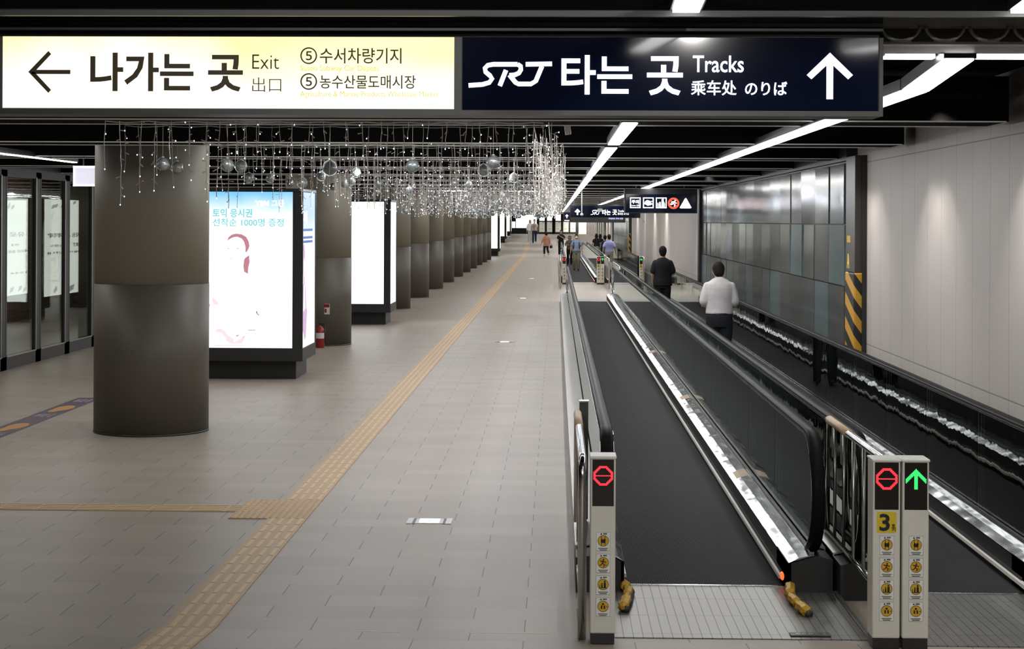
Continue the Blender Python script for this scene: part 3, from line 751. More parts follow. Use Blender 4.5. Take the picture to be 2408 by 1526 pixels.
YF0, YF1 = 64.6, 106.0
W3 = walkway('far left moving walkway with people walking towards us', 0, YF0, YF1, .43, 1.44, .322, 1.612, .13, 1.715, 'far')
W4 = walkway('far right moving walkway with people seen from behind', 0, YF0, YF1, 2.02, 2.91, 1.872, 3.045, 1.735, 3.30, 'far')
# trim strip between the landings
tag(MB().box(1.718, 1.738, Y0 - 1.3, Y0 - .2, .004, .03).build('landing_divider', STEELB), 'thin steel strip on the floor dividing the two landing plates', 'floor strip')
# maker plate on the landing
t = thing('maker_plate', 'small dark plate with embossed letters on the left landing', 'plate', (1.30, 9.62, .02))
MB().box(0, .22, 0, .075, .001, .006).build('plate_body', DARK, t)
for k in range(5):
    MB().ring(.045 + k * .034, 0, .013, .007, -.001, .001, 14).build('embossed_letter', STEELB, t)
for o in t.children:
    if o.name.startswith('embossed'): o.rotation_euler = (-PI / 2, 0, 0); o.location = (0, .037, .007)

# beige tape patches on the right-hand deck of the left walkway
def tape(y, k, label):
    t = thing('tape_patch', label, 'tape', (1.44, y, 0), 'tape patches on the left walkway')
    MB().add([], []) 
    mb = MB(); mb.prism([(.035, .2065), (.035, .2095), (.072, .2265), (.132, .2405), (.132, .2375), (.072, .2235)], 0, .36, 'y'); mb.build('strip', TAPE, t)
    return t
for y, l in ((14.2, 'nearest beige tape patch on the shiny deck edge'), (20.4, 'second beige tape patch on the shiny deck, further along'), (27.5, 'third small beige tape patch on the shiny deck')):
    tape(y, 0, l)

# yellow and black rubber corner guards on the landing
BUMPY = M('yellow_rubber', (.62, .36, .03), .5, bump=.3, bs=30); BUMPK = M('dark_rubber', (.05, .045, .035), .5)
def guard(pts, label):
    c = pts[0]; t = thing('corner_guard', label, 'bumper', (c[0], c[1], .012), 'yellow rubber corner guards')
    q = [Vector((p[0] - c[0], p[1] - c[1], .02)) for p in pts]
    mb = MB(); mb.tube(q, .024, 8); mb.build('rubber_core', BUMPK, t, True)
    n = len(q) - 1; pos = lambda u: q[min(int(u * n), n - 1)].lerp(q[min(int(u * n), n - 1) + 1], u * n - min(int(u * n), n - 1))
    off = Vector((-.014, 0, .012))
    for u0, u1, ra in ((.0, .26, .036), (.38, .62, .032), (.76, 1.0, .036)):
        a, b = pos(u0) + off, pos(u1) + off; mb = MB(); m = a.lerp(b, .5) + Vector((.004, 0, .004))
        mb.tube([a, a.lerp(m, .25), m, b.lerp(m, .25), b], [.010, ra, ra * .82, ra * .95, .012], 7); mb.build('yellow_wrap', BUMPY, t)
    mb = MB(); mb.tube([pos(.1) + off, pos(.35) + off, pos(.6) + off, pos(.9) + off], .017, 8); mb.build('yellow_band', BUMPY, t, True)
    return t
def curve(px): return [onfloor(x, y) for x, y in px]
guard(curve([(1462, 1386), (1477, 1394), (1484, 1404), (1480, 1416), (1478, 1428), (1470, 1447)]), 'yellow wrapped corner guard by the left signal post')
guard(curve([(1863, 1394), (1861, 1412), (1866, 1424), (1878, 1434), (1886, 1444), (1903, 1457)]), 'yellow wrapped corner guard near the orange lamp')

# ---------------------------------------------------------------- signal posts
STK = []
def sticker_parts(kind, x, z, par, s=1.0):
    """round pictogram sticker, local coordinates: x centre, z bottom"""
    w_, h = .082 * s, .108 * s; y = -.0002
    o = MB().rrect(x - w_ / 2, x + w_ / 2, z, z + h, .008 * s, y - .0012, y).build('sticker', STICK, par)
    mb = MB(); mb.ring(x, z + h * .53, .030 * s, .0275 * s, y - .0024, y - .0012, 24)
    # border
    e = .003 * s
    for a in ((x - w_ / 2 + e, x + w_ / 2 - e, z + e, z + e + .0012), (x - w_ / 2 + e, x + w_ / 2 - e, z + h - e - .0012, z + h - e), (x - w_ / 2 + e, x - w_ / 2 + e + .0012, z + e, z + h - e), (x + w_ / 2 - e - .0012, x + w_ / 2 - e, z + e, z + h - e)):
        mb.box(a[0], a[1], y - .002, y - .001, a[2], a[3])
    mb.prism([(x - .017 * s, z + .090 * s), (x - .005 * s, z + .090 * s), (x - .011 * s, z + .100 * s)], y - .002, y - .001, 'y')
    for r_, (a, b) in enumerate(((-.026, .026), (-.020, .020))):
        for q in range(9):
            xa = x + (a + (b - a) * q / 9) * s
            mb.box(xa, xa + (b - a) / 9 * .75 * s, y - .002, y - .001, z + (.014 - .008 * r_) * s, z + (.019 - .008 * r_) * s)
    for q in range(4): mb.box(x + (.000 + q * .005) * s, x + (.004 + q * .005) * s, y - .002, y - .001, z + .091 * s, z + .099 * s)
    mb.build('sticker_ink', INK, o)
    MB().disc(x, z + h * .53, .0277 * s, y - .002, y - .0012).build('yellow_disc', STICKY, o)
    c = z + h * .53; mb = MB(); yy = (y - .003, y - .002)
    if kind == 0:
        mb.prism([(x - .012 * s, c - .010 * s), (x + .010 * s, c - .013 * s), (x + .013 * s, c + .006 * s), (x + .006 * s, c + .012 * s), (x, c + .006 * s), (x - .008 * s, c + .012 * s), (x - .013 * s, c + .004 * s)], *yy, 'y')
        mb.box(x - .011 * s, x - .008 * s, *yy, c - .025 * s, c + .025 * s).box(x + .008 * s, x + .011 * s, *yy, c - .025 * s, c + .025 * s)
    elif kind == 1:
        mb.disc(x + .002 * s, c + .016 * s, .005 * s, *yy, 12)
        for st in ([(0, .010), (-.004, -.004)], [(-.004, -.003), (.006, -.010), (.002, -.022)], [(-.004, -.003), (-.014, -.014), (-.020, -.012)], [(0, .009), (.010, .002), (.016, .006)], [(0, .009), (-.010, .006), (-.016, .012)]):
            mb.stroke([(x + a * s, c + b * s) for a, b in st], .006 * s, *yy)
        mb.ring(x + .012 * s, c - .012 * s, .006 * s, .004 * s, *yy, 12)
    elif kind == 2:
        mb.disc(x + .009 * s, c + .017 * s, .005 * s, *yy, 12).disc(x - .006 * s, c + .005 * s, .004 * s, *yy, 12)
        mb.box(x + .003 * s, x + .015 * s, *yy, c - .018 * s, c + .011 * s).box(x - .010 * s, x - .002 * s, *yy, c - .018 * s, c)
        mb.box(x - .021 * s, x + .021 * s, *yy, c - .020 * s, c - .017 * s).box(x - .019 * s, x - .016 * s, *yy, c - .018 * s, c)
    else:
        mb.disc(x, c + .012 * s, .006 * s, *yy, 12)
        mb.prism([(x - .012 * s, c - .014 * s), (x - .004 * s, c - .014 * s), (x - .003 * s, c + .003 * s), (x - .011 * s, c + .006 * s)], *yy, 'y')
        mb.prism([(x + .004 * s, c - .014 * s), (x + .012 * s, c - .014 * s), (x + .011 * s, c + .006 * s), (x + .003 * s, c + .003 * s)], *yy, 'y')
        mb.disc(x + .021 * s, c - .002 * s, .003 * s, *yy, 10)
    mb.build('pictogram', INKR if kind == 1 else INK, o)
    return o
def led_symbol(kind, cx, cz_, s, par):
    mb = MB(); p = .0063 * s; n = 9
    for i in range(-n, n + 1):
        for j in range(-n, n + 1):
            if kind == 'stop':
                r = max(abs(i), abs(j), (abs(i) + abs(j)) * .72); on = 6.4 <= r <= 8.6 or (abs(j) <= .9 and abs(i) <= 7)
            else:
                on = (abs(i) <= 1 and -8 <= j <= 6) or (abs(abs(i) + j - 6.2) <= 1.9 and 0 <= abs(i) <= 8 and j >= -3)
            if on: mb.box(cx + i * p - p * .40, cx + i * p + p * .40, -.003, -.0005, cz_ + j * p - p * .40, cz_ + j * p + p * .40)
    mb.build('led_symbol', REDL if kind == 'stop' else GREENL, par)
def post(x0, x1, y, kind, label, z=0, number=None, stickers=True, back=False, hgt=1.01, group='signal posts at the walkway entrances'):
    t = thing('signal_post', label, 'signal post', (x0, y, z), group); w_ = x1 - x0; d = .16
    MB().bbox(.004, w_ - .004, .004, d, 0, .062, .004).build('foot', BLK, t)
    b = MB(); b.bbox(0, w_, .001, d, .058, hgt - .012, .008); b.build('post_body', GREY, t)
    MB().bbox(-.004, w_ + .004, -.006, d + .004, hgt - .014, hgt, .004).build('top_cap', CAPM, t)
    dsp = MB().box(.010, w_ - .010, -.001, .012, hgt - .268, hgt - .018).build('display', M('black_display_glass', (.012, .009, .008), .18), t)
    led_symbol(kind, w_ / 2, hgt - .105, w_ / .137, dsp)
    zz = hgt - .268
    if number:
        p = MB().rrect(w_ / 2 - .052, w_ / 2 + .052, zz - .122, zz - .012, .008, -.0025, 0).build('number_plate', PLY, t)
        text('number', number, w_ / 2 - (.038 if number != '1' else .022), w_ / 2 + (.016 if number != '1' else .002), zz - .112, zz - .022, -.0028, INK, p, .02)
        text('number_suffix', '호', w_ / 2 + .026, w_ / 2 + .046, zz - .095, zz - .075, -.0028, INK, p)
        text('number_suffix', '기', w_ / 2 + .026, w_ / 2 + .046, zz - .114, zz - .096, -.0028, INK, p)
    if stickers:
        for k in range(4): sticker_parts(k, w_ / 2 + .002, zz - .243 - .117 * k, t)
    return t
YP = 9.36
xa = at(1388, 1300, YP)[0]; post(xa, xa + .135, YP, 'stop', 'grey post with a red no-entry light left of the empty belt', fz(YP))
xa = at(2052, 1300, YP - .06)[0]; post(xa, xa + .146, YP - .06, 'stop', 'grey post with a yellow number 3 plate and red light', fz(YP - .06), '3')
xa = at(2122, 1300, YP - .06)[0]; post(xa, xa + .140, YP - .06, 'arrow', 'grey post with a green arrow beside the number 3 post', fz(YP - .06))
yq = 62.9
xa = at(1322.5, 640, yq)[0]; post(xa, xa + .13, yq, 'stop', 'small far grey post with a red light left of the far walkway')
xa = at(1403.5, 640, yq)[0]; post(xa, xa + .135, yq, 'stop', 'small far post with a yellow number 1 plate between the far walkways', 0, '1')
xa = at(1412.5, 640, yq)[0]; post(xa, xa + .13, yq, 'arrow', 'small far post with a green arrow beside the number 1 post')
xa = at(1503.5, 640, yq)[0]; post(xa, xa + .13, yq, 'arrow', 'small far post with number 2 plate and green arrow by the wall', 0, '2')

# ---------------------------------------------------------------- tubular guard rails
def fence(x, ya, yb, label, bal, taped=None, zr=1.0, zl=.2, ea=0, eb=.262):
    t = thing('guard_rail', label, 'guard rail', (x, ya, 0), 'steel guard rails by the walkways'); L = yb - ya
    c = .10; arc = lambda y, s: [(0, y + s * c * (1 - math.cos(a)), zr - c + c * math.sin(a)) for a in [math.radians(q) for q in range(0, 91, 15)]]
    pts = [(0, 0, fz(ya) + ea)] + arc(0, 1) + list(reversed(arc(L, -1))) + [(0, L, fz(yb) + eb)]
    mb = MB(); mb.tube(pts, .024, 10); mb.build('top_rail', STEEL, t, True)
    mb = MB(); mb.tube([(0, .02, zl), (0, L - .02, zl)], .018, 8); mb.build('bottom_rail', STEEL, t, True)
    for k in range(bal):
        y = L * (k + 1) / (bal + 1); mb = MB(); mb.tube([(0, y, zl), (0, y, zr - .01)], .011, 8); mb.build('baluster', STEELB, t, True)
    if taped:
        mb = MB(); mb.tube([(0, taped[0] - ya, zr), (0, taped[1] - ya, zr)], .0275, 10); mb.build('tape_wrap', TAPE, t, True)
        for q in (.30, .75):
            y = taped[0] - ya + q * (taped[1] - taped[0]); MB().box(-.010, .010, y - .03, y + .03, zr - .22, zr - .03).build('taped_notice', M('faded_notice', (.36, .35, .28), .5), t)
    return t
fence(1.80, 9.52, 11.62, 'steel guard rail with beige taped end behind the number 3 post', 5, (10.75, 11.5), zl=.26)
fence(.150, 9.52, 11.80, 'steel guard rail beside the left red-light post', 3, (11.0, 11.75), zl=.17)
fence(1.80, 49.2, 54.8, 'far steel guard rail closing the gap at the end of the near walkways', 7, zl=.26, ea=.262, eb=0)
fence(1.80, 59.0, 65.5, 'far steel guard rail behind the number 1 post', 7, zl=.26)
fence(.150, 58.8, 66.2, 'far steel guard rail on the hall side of the far walkway', 6, zl=.2)
fence(3.16, 62.6, 65.0, 'small steel guard loop beside the number 2 post', 2, zl=.2)
t = thing('rail_end_post', 'plain grey box post standing behind the left guard rail', 'post', (.195, 11.95, .26))
MB().bbox(-.03, .03, -.03, .03, 0, .80).build('shaft', DARK, t); MB().box(-.033, .033, -.033, .033, .80, .81).build('cap_plate', STEEL, t)

# ---------------------------------------------------------------- video wall on the right, hazard-striped end posts
def videowall(y0, y1, cols, rows, zb, zt, label, xf):
    t = thing('video_wall', label, 'video wall', (xf, y0, 0), 'video walls on the right wall')
    MB().box(.04, XW - xf - .002, -.02, y1 - y0 + .02, zb - .04, zt + .04).build('back_frame', BLK, t)
    w_, h = (y1 - y0) / cols, (zt - zb) / rows
    r2 = random.Random(cols)
    base = MB().box(-.006, .030, -w_ / 2 + .010, w_ / 2 - .010, -h / 2 + .008, h / 2 - .008).mesh('screen_panel', SCREEN)
    for i in range(cols):
        for j in range(rows):
            o = bpy.data.objects.new('screen_panel', base); C.objects.link(o); o.parent = t
            o.location = (0, (i + .5) * w_, zb + (j + .5) * h)
            o.rotation_euler = (0, r2.gauss(0, .006), r2.gauss(0, .009))
    return t
videowall(20.75, 41.0, 17, 3, .80, 3.0, 'long wall of dark glossy screens beside the right walkway', 3.42)
videowall(82.5, 104.0, 12, 3, .80, 3.0, 'second, far wall of glossy screens beyond the pale wall stretch', 3.42)
def endpost(y, label, letter=True):
    t = thing('hazard_post', label, 'striped post', (3.40, y, 0)); d = XW - 3.40
    MB().bbox(0, d - .002, 0, .62, 1.72, 3.06, .006).build('dark_post', M('brown_black_post', (.055, .045, .04), .35), t)
    MB().bbox(-.01, d - .002, -.01, .60, .45, 1.72, .02).build('striped_pad', STRIPE, t)
    MB().box(d - .05, d - .002, -.05, .0, .45, 3.06).build('edge_strip', BLK, t)
    if letter:
        text('letter', 'A', .50, .35, 1.76, 1.93, -.002, M('yellow_mark', (.6, .45, .05), .5, emit=(.6, .5, .1), es=.4), t, .02, rot='-x')
        MB().box(-.002, 0, .30, .52, 2.06, 2.14).build('yellow_notice', STICKY, t)
    return t
endpost(19.95, 'black and yellow striped post at the near end of the screen wall')
endpost(81.6, 'small far black and yellow striped post on the right wall', False)
tag(MB().bbox(3.36, 3.52, 41.1, 41.5, .4, 3.05).build('end_frame', BLK), 'black upright frame closing the far end of the screen wall', 'frame')
tag(MB().bbox(3.36, 3.52, 104.1, 104.7, .4, 3.05).build('end_frame', BLK), 'thin black upright frame at the end of the second screen wall', 'frame')
# low grey ledge between right balustrade and wall
struct(MB().box(3.28, XW, 9.2, 56, 0, .42).box(3.28, XW, 60, 108, 0, .42).build('trim_2', DARK))

# ---------------------------------------------------------------- overhead signs
def arrow(mb, cx, cz_, hw, hh, d, wd, y0, y1):
    """d: 'u' or 'l'; hw half width, hh half height of the whole arrow"""
    if d == 'u':
        mb.prism([(cx - wd / 2, cz_ - hh), (cx + wd / 2, cz_ - hh), (cx + wd / 2, cz_ + hh - wd * .8), (cx - wd / 2, cz_ + hh - wd * .8)], y0, y1, 'y')
        k = hw * .95; a = wd * .72
        for s in (-1, 1): mb.prism([(cx, cz_ + hh), (cx + s * (hw), cz_ + hh - k - a * .1), (cx + s * (hw - a), cz_ + hh - k - a), (cx, cz_ + hh - 1.45 * wd)], y0 - .0005 * (s > 0), y1, 'y')
    else:
        mb.prism([(cx - hw + wd * .8, cz_ - wd / 2), (cx + hw, cz_ - wd / 2), (cx + hw, cz_ + wd / 2), (cx - hw + wd * .8, cz_ + wd / 2)], y0, y1, 'y')
        k = hh * .95; a = wd * .72
        for s in (-1, 1): mb.prism([(cx - hw, cz_), (cx - hw + k + a * .1, cz_ + s * hh), (cx - hw + k + a, cz_ + s * (hh - a)), (cx - hw + 1.45 * wd, cz_)], y0 - .0005 * (s > 0), y1, 'y')
SRT = [[(92, 356), (150, 352), (178, 344), (190, 328), (180, 314), (163, 300), (160, 284), (172, 272), (195, 268), (296, 268)],
       [(296, 268), (309, 276), (310, 290), (302, 304), (285, 312), (262, 314)], [(262, 312), (288, 344), (300, 350), (352, 350), (372, 338), (398, 276)], [(248, 292), (222, 358)], [(330, 268), (440, 266)]]
def srt_logo(fn, k, y0, y1, par, m):
    mb = MB()
    for st in SRT: mb.stroke([fn(a, b) for a, b in st], 19 * k, y0, y1)
    return mb.build('logo', m, par)
YS = 8.0
def big_sign():
    t = thing('overhead_sign', 'big overhead sign with a lit yellow exit half and a dark blue tracks half', 'sign', (0, YS, 0))
    P = lambda px, py: at(px, py, YS)
    zt = P(1100, 42)[1]; zb = P(1100, 271)[1]; xl = P(-120, 170)[0]; xr = P(2077, 170)[0]
    zp = P(1100, 80)[1]
    body = MB().bbox(xl, xr, .012, .24, zb, zp + .0, .006)
    body.build('housing', DARK, t)
    hd = MB(); hd.box(xl, xr, .02, .22, zp, zt); 
    for q in range(3): hd.box(xl, xr, .008, .022, zp + .012 + q * (zt - zp) / 3, zp + .03 + q * (zt - zp) / 3)
    hd.build('ribbed_header', BLK, t)
    f = MB().box(xl, xr, 0, .014, zb, zb + .024).box(xr - .018, xr, 0, .014, zb + .024, zp).box(xl, xr, 0, .014, zp - .014, zp).box(P(1069, 100)[0], P(1086, 100)[0], .002, .014, zb + .024, zp - .014)
    f.build('face_frame', M('sign_frame_grey', (.045, .043, .042), .4), t)
    a = P(5, 250); b = P(1068, 86)
    yp = MB().box(a[0], b[0], .006, .014, a[1] - .006, b[1] + .004).build('yellow_panel', YEL, t)
    a2 = P(1087, 262); b2 = P(2066, 84)
    bp = MB().box(a2[0], b2[0], .004, .014, zb + .02, zp - .012).build('blue_panel', NAVY, t)
    MB().tube([(-2.0, .12, zt), (-2.0, .12, zt + .25)], .02, 8).build('hanger', BLK, t); MB().tube([(1.0, .12, zt), (1.0, .12, zt + .25)], .02, 8).build('hanger', BLK, t)
    def T(s, x0, x1, y0, y1, m, par, b=0.0, nm='lettering'):
        p, q = P(x0, y1), P(x1, y0); text(nm, s, p[0], q[0], p[1], q[1], -.0005 if par is bp else .0045, m, par, b)
    T('나가는', 212, 455, 124, 214, BROWN, yp, .022); T('곳', 489, 571, 129, 215, BROWN, yp, .022)
    T('Exit', 593, 656, 128, 162, BROWN, yp, -.01); T('出口', 593, 661, 182, 216, BROWN, yp, -.012)
    T('⑤', 706, 745.5, 111, 150.5, BROWN, yp, .006); T('수서차량기지', 752, 944, 113, 149, BROWN, yp, .006)
    T('Suseo Subway Car Depots', 706, 891, 154, 170, OLIVE, yp, -.008)
    T('⑤', 706, 745.5, 172, 211, BROWN, yp, .006); T('농수산물도매시장', 752, 977.6, 177, 208, BROWN, yp, .004)
    T('Agriculture & Marine Products Wholesale Market', 706, 1031.5, 215, 231, OLIVE, yp, -.008)
    c = P(115.5, 169); d = P(165, 120); mb = MB(); arrow(mb, c[0], c[1], d[0] - c[0], d[1] - c[1], 'l', .019, .002, .006); mb.build('arrow', BROWN, yp)
    T('타는', 1320, 1487, 130, 222, SIGNW, bp, .02); T('곳', 1521, 1606, 132.5, 224, SIGNW, bp, .02)
    T('Tracks', 1629, 1749, 131, 170, SIGNW, bp, .008); T('乘车处', 1625, 1732, 189, 224, SIGNW, bp, .008); T('のりば', 1752, 1851, 192, 224, SIGNW, bp, .01)
    srt_logo(lambda a, b: P(1050 + a / 1.773, b / 1.773), 1 / 1.773 / F * YS, .0, .004, bp, SIGNW)
    c = P(1951.5, 178.5); d = P(2006, 124); mb = MB(); arrow(mb, c[0], c[1], d[0] - c[0], d[1] - c[1], 'u', .030, .0, .004); mb.build('arrow', SIGNW, bp)
    return t
big_sign()

def picto_sign():
    Y = 38.0; P = lambda px, py: at(px, py, Y)
    t = thing('pictogram_sign', 'dark hanging sign with five lit safety pictograms over the right walkway', 'sign', (0, Y, 0))
    a, b = P(1468, 501), P(1640, 444); Q = lambda x, y: P(1460 + x / 12.04, 430 + y / 12.04)
    MB().bbox(a[0], b[0], .012, .22, a[1], b[1], .008).build('housing', BLK, t)
    p = MB().box(a[0] + .03, b[0] - .03, .004, .014, a[1] + .02, b[1] - .12).build('blue_panel', NAVY, t)
    for px in (1496, 1610):
        x = P(px, 440)[0]; MB().tube([(x, .1, b[1]), (x, .1, 3.3)], .012, 6).build('hanger', DARK, t)
    y0, y1 = .0, .004
    def sq(x0, x1, zt_, zb_):
        u, v = Q(x0, zb_), Q(x1, zt_); mb = MB(); th = .022
        for q in ((u[0], v[0], v[1] - th, v[1]), (u[0], v[0], u[1], u[1] + th), (u[0], u[0] + th, u[1] + th, v[1] - th), (v[0] - th, v[0], u[1] + th, v[1] - th)): mb.box(q[0], q[1], y0, y1, q[2], q[3])
        return mb
    def tr(pts): return [Q(*q) for q in pts]
    sq(258, 560, 412, 712).build('square_frame', SIGNW, p); sq(625, 930, 414, 715).build('square_frame', SIGNW, p); sq(990, 1298, 416, 718).build('square_frame', SIGNW, p)
    u, v = Q(305, 590), Q(510, 480); text('caution_word', '주의', u[0], v[0], u[1], v[1], .0, SIGNW, p, .03)
    u, v = Q(290, 660), Q(525, 612); text('caution_word', 'Caution 注意', u[0], v[0], u[1], v[1], .0, SIGNW, p, .0)
    mb = MB(); mb.prism(tr([(655, 595), (690, 520), (745, 485), (800, 500), (830, 540), (900, 600), (840, 630), (760, 648), (700, 610)]), y0, y1, 'y'); mb.prism(tr([(800, 515), (905, 515), (905, 535), (830, 537)]), y0, y1, 'y'); mb.build('hand_pictogram', SIGNW, p)
    mb = MB(); mb.disc(*Q(1185, 485), .025, y0, y1).prism(tr([(1150, 520), (1215, 520), (1250, 600), (1245, 670), (1145, 670)]), y0, y1, 'y'); mb.disc(*Q(1105, 560), .017, y0, y1).prism(tr([(1075, 590), (1125, 580), (1130, 672), (1080, 672)]), y0, y1, 'y').prism(tr([(1035, 565), (1060, 565), (1060, 678), (1250, 668), (1250, 680), (1035, 680)]), y0 + .001, y1, 'y'); mb.build('adult_child_pictogram', SIGNW, p)
    RS = M('lit_red_sign', (.4, .02, .01), .4, emit=(1, .13, .06), es=1.1, var=0)
    c = Q(1492, 578); r = .125; mb = MB(); mb.ring(c[0], c[1], r, r * .66, y0, y1); mb.stroke([(c[0] - r * .6, c[1] + r * .6), (c[0] + r * .6, c[1] - r * .6)], .03, y0, y1); mb.build('prohibition_ring', RS, p)
    mb = MB(); mb.disc(c[0] + .035, c[1] + .06, .017, y0 - .002, y0)
    for st in ([(.02, .04), (-.01, -.01)], [(-.01, -.005), (.03, -.03), (.015, -.075)], [(-.01, -.01), (-.05, -.03), (-.075, -.01)], [(.02, .035), (.05, .0), (.07, .01)], [(.015, .035), (-.03, .03), (-.05, .0)]):
        mb.stroke([(c[0] + a_, c[1] + b_) for a_, b_ in st], .022, y0 - .002, y0)
    mb.build('running_pictogram', SIGNW, p)
    mb = MB(); mb.prism(tr([(1665, 700), (1690, 722), (1975, 722), (2000, 698), (1860, 445), (1835, 428), (1812, 445)]), y0, y1, 'y'); tri = mb.build('warning_triangle', SIGNW, p)
    MB().prism(tr([(1785, 610), (1800, 610), (1806, 635), (1795, 632)]), y0 - .001, y0, 'y').prism(tr([(1845, 640), (1885, 622), (1885, 632), (1848, 648)]), y0 - .001, y0, 'y').build('triangle_mark', INK, p)
picto_sign()
def far_sign():
    Y = 59.0; P = lambda px, py: at(px, py, Y)
    t = thing('hanging_sign', 'far dark sign with arrow and tracks lettering above the far walkways', 'sign', (0, Y, 0))
    a, b = P(1341, 512), P(1506, 482); MB().bbox(a[0], b[0], .012, .22, a[1], b[1], .008).build('housing', BLK, t)
    p = MB().box(a[0] + .02, b[0] - .02, .004, .014, a[1] + .02, b[1] - .04).build('blue_panel', NAVY, t)
    for px in (1350, 1490):
        x = P(px, 440)[0]; MB().tube([(x, .1, b[1]), (x, .1, 3.3)], .014, 6).build('hanger', DARK, t)
    def T(s, x0, x1, y0, y1, bd=0.0):
        u, v = P(x0, y1), P(x1, y0); text('lettering', s, u[0], v[0], u[1], v[1], -.0005, SIGNW, p, bd)
    srt_logo(lambda q, r: P(1389 + (q - 92) * .0665, 493.8 + (r - 262) * .115), .08 / F * Y, .0, .004, p, SIGNW)
    T('타는', 1416, 1436, 493, 505.5, .03); T('곳', 1440, 1451, 493, 505.5, .03); T('Tracks', 1453, 1467, 493.5, 498.5); T('乘车处 のりば', 1452.5, 1479, 500, 505.5)
    c = P(1358, 498); mb = MB(); arrow(mb, c[0], c[1], .095, .105, 'u', .055, 0, .004); mb.build('arrow', SIGNW, p)
    t2 = thing('led_board', 'black LED board with a line of pale blue letters under the far tracks sign', 'sign', (0, Y - .1, 0))
    Pb = lambda px, py: at(px, py, Y - .1)
    a, b = Pb(1341, 523), Pb(1470.5, 511.8); MB().bbox(a[0], b[0], .012, .2, a[1], b[1], .008).build('housing', BLK, t2)
    u, v = Pb(1431, 516), Pb(1465, 511.5); LB = M('pale_blue_led', (.2, .2, .4), .4, emit=(.5, .58, 1), es=1.5, var=0)
    text('led_text', '무빙워크 주의 안전', u[0], v[0], u[1], v[1] - .008, .011, LB, t2, .02)
    MB().tube([(a[0] + .4, .1, b[1]), (a[0] + .4, .1, b[1] + .02)], .02, 6).build('hanger', DARK, t2)
far_sign()
Y = 150.0; a, b = at(1325, 520, Y), at(1341, 499, Y)
t = thing('arrow_sign', 'tiny dark sign with a white up arrow at the far end of the hall', 'sign', (a[0], Y, a[1]))
MB().bbox(0, b[0] - a[0], .01, .2, 0, b[1] - a[1], .01).build('housing', NAVY, t)
mb = MB(); arrow(mb, (b[0] - a[0]) / 2, (b[1] - a[1]) * .55, .14, .17, 'u', .08, 0, .01); mb.box(.08, b[0] - a[0] - .08, 0, .01, .03, .10); mb.build('arrow', SIGNW, t)
MB().tube([(.3, .1, b[1] - a[1]), (.3, .1, 3.484 - a[1])], .03, 6).build('hanger', DARK, t)
# ceiling cameras / sensors
Y = 47.0; x, z = at(1368, 508, Y)
t = thing('ceiling_sensor', 'white bell-shaped sensor on a pole in front of the far tracks sign', 'sensor', (x, Y, z))
mb = MB(); mb.rings([[(r * math.cos(2 * PI * k / 16), r * math.sin(2 * PI * k / 16), zz) for k in range(16)] for r, zz in ((.012, .0), (.042, .02), (.046, .05), (.02, .075))]); mb.build('bell', WHITE, t, True)
MB().tube([(0, 0, .07), (0, 0, 3.484 - z)], .014, 8).build('pole', WHITE, t)
Y = 46.0; x, z = at(1411, 494, Y)
t = thing('security_camera', 'pale box camera in front of the far tracks sign lettering', 'camera', (x, Y, z))
MB().bbox(-.06, .06, -.12, .12, -.04, .04).build('body', WHITE, t); mb = MB(); mb.tube([(0, 0, .04), (0, 0, 3.484 - z)], .008, 6); mb.build('bracket', DARK, t)
Y = 70.0; x, z = at(1517, 521, Y)
t = thing('hanging_sensor', 'small dark sensor hanging before the pale wall below the pictogram sign', 'sensor', (x, Y, z))
mb = MB(); mb.ell((0, 0, 0), (.06, .06, .05)); mb.build('dome', DARK, t, True); MB().tube([(0, 0, .03), (0, 0, 3.484 - z)], .012, 6).build('pole', DARK, t)

# ---------------------------------------------------------------- far end of the hall
YE = 203.6
def cab(i, px0, px1):
    a, b = at(px0, 545.6, YE), at(px1, 521.5, YE)
    t = thing('info_cabinet', 'black cabinet with cream door, %s from the left at the far end wall' % ('first', 'second', 'third', 'fourth', 'fifth')[i], 'cabinet', (a[0], YE, UPZ), 'cabinets along the far end wall')
    w_ = b[0] - a[0]; z0, z1 = a[1] - UPZ, b[1] - UPZ
    MB().bbox(-.11, w_ + .11, .02, .8, 0, 2.30, .01).build('casing', BLK, t)
    d = MB().bbox(0, w_, -.01, .03, z0, z1, .01).build('cream_door', CREAM, t)
    MB().box(w_ * .55, w_ * .9, -.014, -.01, z1 - .10, z1 - .05).box(w_ * .3, w_ * .7, -.014, -.01, z0 + .35, z0 + .38).build('door_print', INK, d)
    MB().box(.02, w_ - .02, .0, .03, z1 + .12, 2.26).build('lit_screen', WHITELIT, t)
for i, (p, q) in enumerate(((1268, 1281), (1286, 1298.5), (1306, 1319), (1324.5, 1337), (1341, 1353.5))): cab(i, p, q)
a, b = at(1213, 536, YE), at(1262, 505, YE)
t = thing('lit_billboard', 'wide glowing white billboard on the far end wall behind the couple', 'billboard', (a[0], YE + .3, UPZ))
MB().box(-.05, b[0] - a[0] + .05, .02, .6, 0, 2.32).build('black_base', BLK, t); MB().box(0, b[0] - a[0], -.01, .03, a[1] - UPZ, b[1] - UPZ).build('lit_face', WHITELIT, t)
a, b = at(1204, 536, YE), at(1211.5, 521, YE)
t = thing('narrow_billboard', 'narrow glowing white panel left of the far billboard', 'billboard', (a[0], YE + .2, UPZ))
MB().box(-.25, b[0] - a[0] + .02, .02, .5, 0, 2.3).build('black_casing', BLK, t); MB().box(0, b[0] - a[0], -.01, .03, a[1] - UPZ, b[1] - UPZ).build('lit_face', WHITELIT, t)
